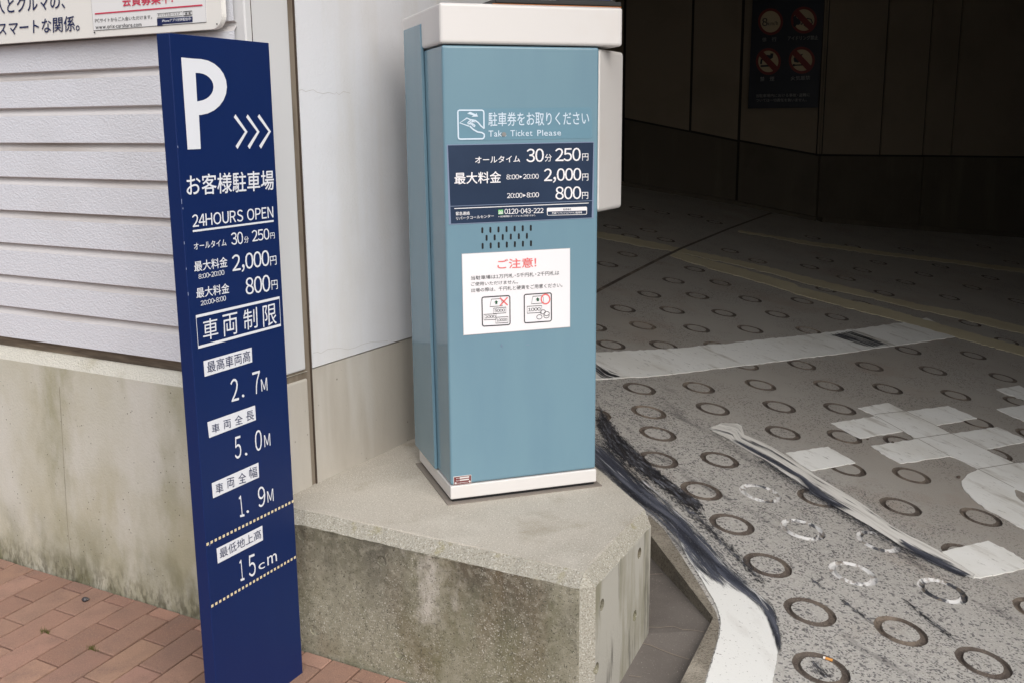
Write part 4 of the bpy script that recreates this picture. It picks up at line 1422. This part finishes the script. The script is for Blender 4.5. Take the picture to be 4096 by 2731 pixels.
strip('rubber_smear', [ZL(60, 780), ZL(170, 880)], [ZL(90, 760), ZL(210, 850)], M['rubE'], .0020, n=12)
strip('rubber_smear', [ZK(100, -330), ZK(700, 60), ZK(1100, 400), ZK(1400, 680), ZK(1620, 900)], [ZK(560, -330), ZK(1000, 60), ZK(1290, 400), ZK(1560, 680), ZK(1730, 900)], M['rubE'], .0028, n=40)
strip('rubber_smear', [ZO(1500, 700), ZL(0, 160), ZL(500, 480), ZL(900, 720)], [ZO(1700, 640), ZL(160, 60), ZL(640, 360), ZL(1100, 620)], M['rubE'], .0026, n=40)
strip('paint_scrape', [ZK(560, 0), ZK(760, 165), ZK(960, 340), ZK(1180, 530), ZK(1330, 690)], [ZK(700, 0), ZK(880, 165), ZK(1060, 340), ZK(1250, 530), ZK(1400, 690)], M['scrape'], .0056, n=40)
strip('paint_scrape', [ZK(1000, 640), ZK(1130, 800), ZK(1240, 860)], [ZK(1120, 640), ZK(1300, 790), ZK(1380, 880)], M['scrape'], .0056, n=24)
strip('paint_scrape', [ZK(1310, 740), ZK(1500, 900), ZK(1640, 1080)], [ZK(1400, 730), ZK(1600, 880), ZK(1700, 1060)], M['scrape'], .0060, n=24)
# expansion joint across the ramp
V_, F_ = ribbon_pts([onramp(p, .0042) for p in (ZR(-30, 1250), ZR(300, 1075), ZR(740, 850), ZR(900, 775), ZR(1400, 568), ZR(1850, 402))], .026, RAMPN)
mesh('expansion_joint', V_, F_, M['ring'], ramp)

# kerb and gutter
def kerb():
    G = [at_z(ZK(735, 545), .055), at_z(ZK(1203, 1128), .045), at_z(ZK(980, 1580), .005)]
    ext = (kin[2] - kin[1]).normalized()
    top_in = [kin[0] + (kin[0] - kin[1]).normalized() * .03, kin[0], kin[1], kin[2], kin[2] + ext * 1.6]
    top_in = [Vector((p.x, p.y, max(ramp_z(p.x, p.y), .012))) for p in top_in]
    V, F = [], []
    # top strip: pair each outer point with the nearest inner run
    outer = [kz(ZK(745, 300))[0]] + kout + [kout[-1] + ext * 1.6]
    outer = [Vector((p.x, p.y, max(ramp_z(p.x, p.y), .006))) for p in outer]
    inner_s = []
    segs = [top_in[0], top_in[1].lerp(top_in[2], .05), top_in[1].lerp(top_in[2], .3), top_in[1].lerp(top_in[2], .62), top_in[2].lerp(top_in[1], .02), top_in[2], top_in[2].lerp(top_in[3], .06), top_in[3], top_in[4]]
    bm = bmesh.new()
    a = [bm.verts.new(p + Vector((0, 0, .0022))) for p in segs]
    b = [bm.verts.new(p + Vector((0, 0, .0022))) for p in outer]
    c = [bm.verts.new((p.x, p.y, -.06)) for p in segs]
    n = min(len(a), len(b))
    for i in range(n - 1):
        bm.faces.new((a[i], a[i + 1], b[i + 1], b[i]))
        bm.faces.new((c[i], c[i + 1], a[i + 1], a[i]))
    e0, e1 = segs[0], Vector((GEND.x, GEND.y, ramp_z(GEND.x, GEND.y)))
    bm.faces.new([bm.verts.new(p) for p in (e0, e1, Vector((e1.x, e1.y, -.06)), Vector((e0.x, e0.y, -.06)))])
    ob = bm_obj('kerb', bm, M['kerb'])
    tag(ob, kind='structure')
kerb()
def gutter():
    a = PA.P0 + uA * plat_u
    rr = RC + uA * .03
    q = [(a + PA.n * 2.5 - uB * 0, -.012), (a, .002), (Vector((rr.x, rr.y, 0)), .055), (Vector((GEND.x, GEND.y, 0)), .06), (Vector((kin[0].x, kin[0].y, 0)) + (kin[0] - kin[1]).normalized() * .05 + uA * .03, .058), (kin[1] + uA * .03, .042), (kin[2] + uA * .03, .004), (kin[2] + (kin[2] - kin[1]) * 2.4 + uA * .03, -.012)]
    ob = mesh('gutter_floor', [(p.x, p.y, z) for p, z in q], [list(range(len(q)))], M['gutter'])
    bm = bmesh.new()
    bm.from_mesh(ob.data)
    bmesh.ops.triangulate(bm, faces=bm.faces)
    bm.to_mesh(ob.data)
    bm.free()
    tag(ob, kind='structure')
    V_, F_ = [], []
    for l, z0, z1 in (([(745, 1148), (830, 1150), (930, 1142), (1000, 1165), (1080, 1172), (1165, 1185)], .036, .036), ([(700, 1270), (760, 1285), (840, 1320), (930, 1355), (1050, 1392)], .026, .026), ([(735, 750), (790, 748), (850, 745)], .053, .053), ([(530, 1500), (600, 1515), (690, 1525)], .012, .012)):
        pts = []
        for p in l:
            d = ZK(*p)
            # drop onto the floor mesh
            e, s = EYE, ray(d)
            ok, loc, nn, ix = ob.ray_cast(e, s)
            pts.append((loc if ok else at_z(d, z0)) + Vector((0, 0, .002)))
        v, f = ribbon_pts(pts, .003, Vector((0, 0, 1)))
        mesh('gutter_crack', v, f, M['gutter_crack'], ob)
bpy.context.view_layer.update()
gutter()

# ------------------------------------------------------------------ garage interior
gw = empty('garage_wall', RAMP.at(Z7(1265, 1155)), 'dark panelled garage wall with concrete dado at the back of the ramp', 'wall')
def hgt(basept, px):                             # a point seen at px above a point at about that distance
    d = ray(px)
    t = math.hypot(basept.x, basept.y) / math.hypot(d.x, d.y)
    return EYE + d * t
CEIL = 3.4
bp = [RAMP.at(Z7(*p)) for p in ((250, 968), (845, 1070), (1265, 1155), (1800, 1200), (2352, 1240))]
tp = [hgt(b, Z7(*p)).z for b, p in zip(bp, ((250, 628), (870, 745), (1297, 820), (1800, 824), (2352, 830)))]
dl = (bp[0] - bp[1]).normalized()
dr = (bp[4] - bp[3]).normalized()
bpt = [bp[0] + dl * 8] + bp + [bp[4] + dr * 5]
tpt = [tp[0] + (tp[0] - tp[1]) * 4] + tp + [tp[4] - .05]
tpt[0] = min(tpt[0], 2.0)
def chain(name, off0, zlo, zhi, m, thick=.2, sel=None, gap=0.0):
    out = []
    for i in range(len(bpt) - 1):
        a, b = bpt[i], bpt[i + 1]
        d = (Vector((b.x - a.x, b.y - a.y, 0))).normalized()
        n = Vector((-d.y, d.x, 0))
        if n.y < 0:
            n = -n
        a2, b2 = a + n * off0 + d * gap, b + n * off0 - d * gap
        V = []
        for p, i_ in ((a2, i), (b2, i + 1)):
            for q in (p, p + n * thick):
                V += [Vector((q.x, q.y, zlo(i_))), Vector((q.x, q.y, zhi(i_)))]
        F = [[0, 1, 5, 4], [2, 6, 7, 3], [1, 3, 7, 5], [0, 2, 3, 1], [4, 5, 7, 6]]
        out.append(mesh(name, V, F, m, gw))
    return out
chain('dado', 0, lambda i: -.3, lambda i: tpt[i], M['g_plinth'], .25, gap=.012)
chain('seam_backing', .03, lambda i: -.3, lambda i: CEIL, M['g_seam'], .1, gap=-.02)
box('rear_light_block', CORNER, uA, uB, -6.7, 5.6, 15.2, 15.5, -.4, CEIL - .002, M['g_ceil'], gw)  # unseen wall added behind to stop light leaking in
chain('base_kerb', -.09, lambda i: -.3, lambda i: bpt[i].z + .035, M['g_plinth'], .085)
# upper panels, cut at the joints seen in the photograph
seam_px = [(0, -1.0), (304, 625), (603, 683), (870, 745), (1297, 815), (1598, 806), (1972, 810)]
def panels():
    for i in range(len(bpt) - 1):
        a, b = bpt[i], bpt[i + 1]
        d = (Vector((b.x - a.x, b.y - a.y, 0))).normalized()
        n = Vector((-d.y, d.x, 0))
        if n.y < 0:
            n = -n
        L = (b - a).to_2d().length
        pl = Plane(a + n * .015, math.degrees(math.atan2(d.y, d.x)))
        cuts = [0.0, L]
        for p in seam_px[1:]:
            q = pl.at(Z7(*p))
            s = (q - pl.P0).dot(d)
            if .15 < s < L - .15:
                cuts.append(s)
        if i in (0, len(bpt) - 2):
            k = 1.2
            while k < L - .3:
                cuts.append(k)
                k += 1.2
        cuts.sort()
        for s0, s1 in zip(cuts, cuts[1:]):
            z0 = tpt[i] + (tpt[i + 1] - tpt[i]) * s0 / L
            z1 = tpt[i] + (tpt[i + 1] - tpt[i]) * s1 / L
            P = [a + n * .015 + d * (s0 + .012), a + n * .015 + d * (s1 - .012)]
            V = []
            for p, z in zip(P, (z0, z1)):
                for q in (p, p + n * .02):
                    V += [Vector((q.x, q.y, z + .02)), Vector((q.x, q.y, CEIL))]
            mesh('wall_panel', V, [[0, 1, 5, 4], [0, 2, 3, 1], [4, 5, 7, 6], [0, 4, 6, 2]], M['g_panel'], gw)
panels()
# ceiling, lintel run up to block sky, side walls added to darken the hall
cA = PA.P0 + uA * (UCA + 9) - PA.n * .02
cL = PA.P0 + uA * -7.0 - PA.n * .30
mesh('ceiling', [Vector((p.x, p.y, z)) for z in (CEIL, CEIL + .3) for p in (cL, cA, cA + uB * 17, cL + uB * 15)],
     [[0, 1, 2, 3], [7, 6, 5, 4], [0, 4, 5, 1], [1, 5, 6, 2], [2, 6, 7, 3], [3, 7, 4, 0]], M['g_ceil'], gw)
box('lintel', CORNER, uA, uB, .31, 9, .0, .3, CEIL - .12, 12, M['pilaster'], gw)
box('side_light_block', CORNER + uA * 5.2, uA, uB, 0, .3, .31, 14.5, -.4, CEIL - .002, M['g_ceil'], gw)  # unseen wall added to keep the hall dark
box('side_light_block', CORNER + uA * -6.6, uA, uB, 0, .3, .4, 15, -.4, CEIL - .002, M['g_ceil'], gw)  # unseen wall added to close the left end against light

# notice on the garage wall
aN, bN = bpt[2], bpt[3]
dN = Vector((bN.x - aN.x, bN.y - aN.y, 0)).normalized()
PN = Plane(Vector((aN.x, aN.y, 0)), math.degrees(math.atan2(dN.y, dN.x)), .02)
gn = empty('garage_notice', PN.at(ZG(805, 1510)), 'dark notice with four round red prohibition signs on the garage wall', 'sign')
poly('notice_board', PN, [ZG(392, -120), ZG(1390, -120), ZG(1293, 1505), ZG(318, 1518)], M['g_sign'], gn, .0, .012)
for c, r_x, r_y in (((635, 308), 175, 187), ((1100, 285), 182, 188), ((605, 862), 175, 187), ((1070, 845), 182, 188)):
    ik = Ink(PN, .002)
    k = .28694
    ik.ell(ZG(*c), r_x * k, r_y * k, rot=.0, n=40)
    rd = ik.build('red_ring', M['g_red'], gn)
    ik = Ink(PN, .004)
    ik.ell(ZG(*c), r_x * k * .80, r_y * k * .80, n=40)
    ik.build('cream_disc', M['g_cream'], rd)
ik = Ink(PN, .006)
text(ik, '8', ZG(522, 370), ZG(593, 366), ZG(520, 260), ZG(592, 256), .04)
text(ik, 'km/h', ZG(600, 360), ZG(740, 355), ZG(598, 305), ZG(738, 298), .02)
ik.poly([ZG(950, 250), ZG(985, 215), ZG(1005, 260), ZG(1050, 270), ZG(1055, 330), ZG(1030, 352), ZG(958, 352)])
ik.ell(ZG(972, 356), 6, 7)
ik.line([ZG(1060, 350), ZG(1110, 300), ZG(1150, 262), ZG(1200, 275), ZG(1218, 320), ZG(1190, 360), ZG(1140, 382), ZG(1100, 350)], .012)
ik.poly([ZG(497, 915), ZG(690, 905), ZG(690, 932), ZG(497, 940)])
ik.line([ZG(502, 900), ZG(510, 840), ZG(560, 820), ZG(580, 785), ZG(640, 790)], .02)
ik.line([ZG(600, 825), ZG(650, 800), ZG(655, 750)], .03)
ik.poly([ZG(947, 905), ZG(1172, 900), ZG(1172, 915), ZG(947, 925)])
ik.ell(ZG(960, 914), 5, 5)
ik.poly([ZG(965, 870), ZG(955, 820), ZG(985, 780), ZG(1000, 815), ZG(1015, 770), ZG(1090, 755), ZG(1060, 800), ZG(1075, 850), ZG(1020, 880)])
ik.build('pictogram', M['g_sign'], gn)
ik = Ink(PN, .008)
for c in ((1100, 285), (605, 862), (1070, 845)):
    ik.line([ZG(c[0] - 112, c[1] - 118), ZG(c[0] + 112, c[1] + 118)], .055)
ik.build('prohibition_bar', M['g_red'], gn)
ik = Ink(PN, .004)
text(ik, '徐', ZG(520, 588), ZG(580, 586), ZG(520, 528), ZG(580, 526), .01)
text(ik, '行', ZG(655, 584), ZG(718, 582), ZG(655, 524), ZG(718, 522), .01)
text(ik, 'アイドリング禁止', ZG(876, 570), ZG(1296, 558), ZG(876, 510), ZG(1296, 498), .01)
text(ik, '禁', ZG(490, 1138), ZG(550, 1137), ZG(490, 1075), ZG(550, 1074), .01)
text(ik, '煙', ZG(625, 1137), ZG(688, 1135), ZG(625, 1074), ZG(688, 1072), .01)
text(ik, '火気厳禁', ZG(918, 1127), ZG(1186, 1117), ZG(918, 1069), ZG(1186, 1059), .01)
text(ik, '当駐車場内における事故・盗難に', ZG(432, 1364), ZG(1184, 1350), ZG(432, 1318), ZG(1184, 1304), .0)
text(ik, 'ついては一切責任を負いません。', ZG(432, 1426), ZG(1140, 1420), ZG(432, 1382), ZG(1140, 1376), .0)
ik.build('lettering', M['g_white'], gn)

# ------------------------------------------------------------------ small things
def blob(name, c, rx, ry, rz, m, label, cat, group=None, seed=0, rough_=.18):
    bm = bmesh.new()
    bmesh.ops.create_icosphere(bm, subdivisions=3, radius=1)
    rnd = random.Random(seed)
    ph = [rnd.uniform(0, 6) for _ in range(6)]
    for v in bm.verts:
        d = 1 + rough_ * (math.sin(3 * v.co.x + ph[0]) * math.sin(2.6 * v.co.y + ph[1]) + .6 * math.sin(5 * v.co.z + ph[2]))
        v.co = Vector((v.co.x * rx * d, v.co.y * ry * d, max(v.co.z, -.75) * rz * d))
    o = bm_obj(name, bm, m, None, True)
    o.location = c + Vector((0, 0, rz * .7))
    tag(o, label, cat, group)
    return o
blob('pebble', _g(ZF(848, 748)), .0105, .0085, .0075, M['pebble'], 'small dark pebble lying on the red brick pavement near the wall', 'pebble', seed=3)
G_ = 'little stones lying on the ramp'
blob('stone', RAMP.at(ZQ(1665, 1072)), .009, .006, .006, M['stone'], 'brown stone on the ramp beside the curved end of the white letter', 'stone', G_, 5)
blob('stone', RAMP.at(ZQ(975, 708)), .007, .005, .0055, M['stone'], 'dark stone in the notch between two arms of the white letter', 'stone', G_, 8)
blob('stone', RAMP.at(ZQ(716, 672)), .006, .004, .004, M['stone'], 'tiny brown stone under the left arm of the white letter', 'stone', G_, 11)
a_, b_ = RAMP.at(ZL(172, 1381)), RAMP.at(ZL(243, 1404))
def cig():
    r = empty('cigarette_butt', a_.lerp(b_, .5), 'orange cigarette butt lying on a ring groove of the ramp', 'cigarette butt')
    d = (b_ - a_).normalized()
    q = d.to_track_quat('Z', 'Y').to_matrix().to_4x4()
    L = (b_ - a_).length
    for nm, t, l, m in (('filter', .62, L * .76, M['filter']), ('paper', .11, L * .22, M['cigpaper'])):
        bm = bmesh.new()
        bmesh.ops.create_cone(bm, cap_ends=True, segments=16, radius1=.0037, radius2=.0037, depth=l,
                              matrix=Matrix.Translation(a_ + (b_ - a_) * t + RAMPN * .0037) @ q)
        bm_obj(nm, bm, m, r, False)
cig()
def tuft(px, n, seed, label):
    rnd = random.Random(seed)
    c = _g(px)
    bm = bmesh.new()
    for i in range(n):
        p = c + az(60.7) * rnd.gauss(0, .004) + az(-29.7) * rnd.gauss(0, .010)
        h, a = rnd.uniform(.004, .011), rnd.uniform(0, 6.28)
        w_ = Vector((math.cos(a), math.sin(a), 0)) * .0012
        tip = p + Vector((rnd.gauss(0, .004), rnd.gauss(0, .004), h))
        vs = [bm.verts.new(q) for q in (p - w_ + Vector((0, 0, -.004)), p + w_ + Vector((0, 0, -.004)), tip)]
        bm.faces.new(vs)
    o = bm_obj('moss_tuft', bm, M['moss'])
    tag(o, label, 'moss', 'moss tufts in the paving joints')
tuft(ZF(442, 1056), 70, 1, 'olive moss tuft in a brick joint near the left edge of the paving')
tuft(ZF(918, 1222), 60, 2, 'olive moss tuft in a brick joint halfway to the blue sign')
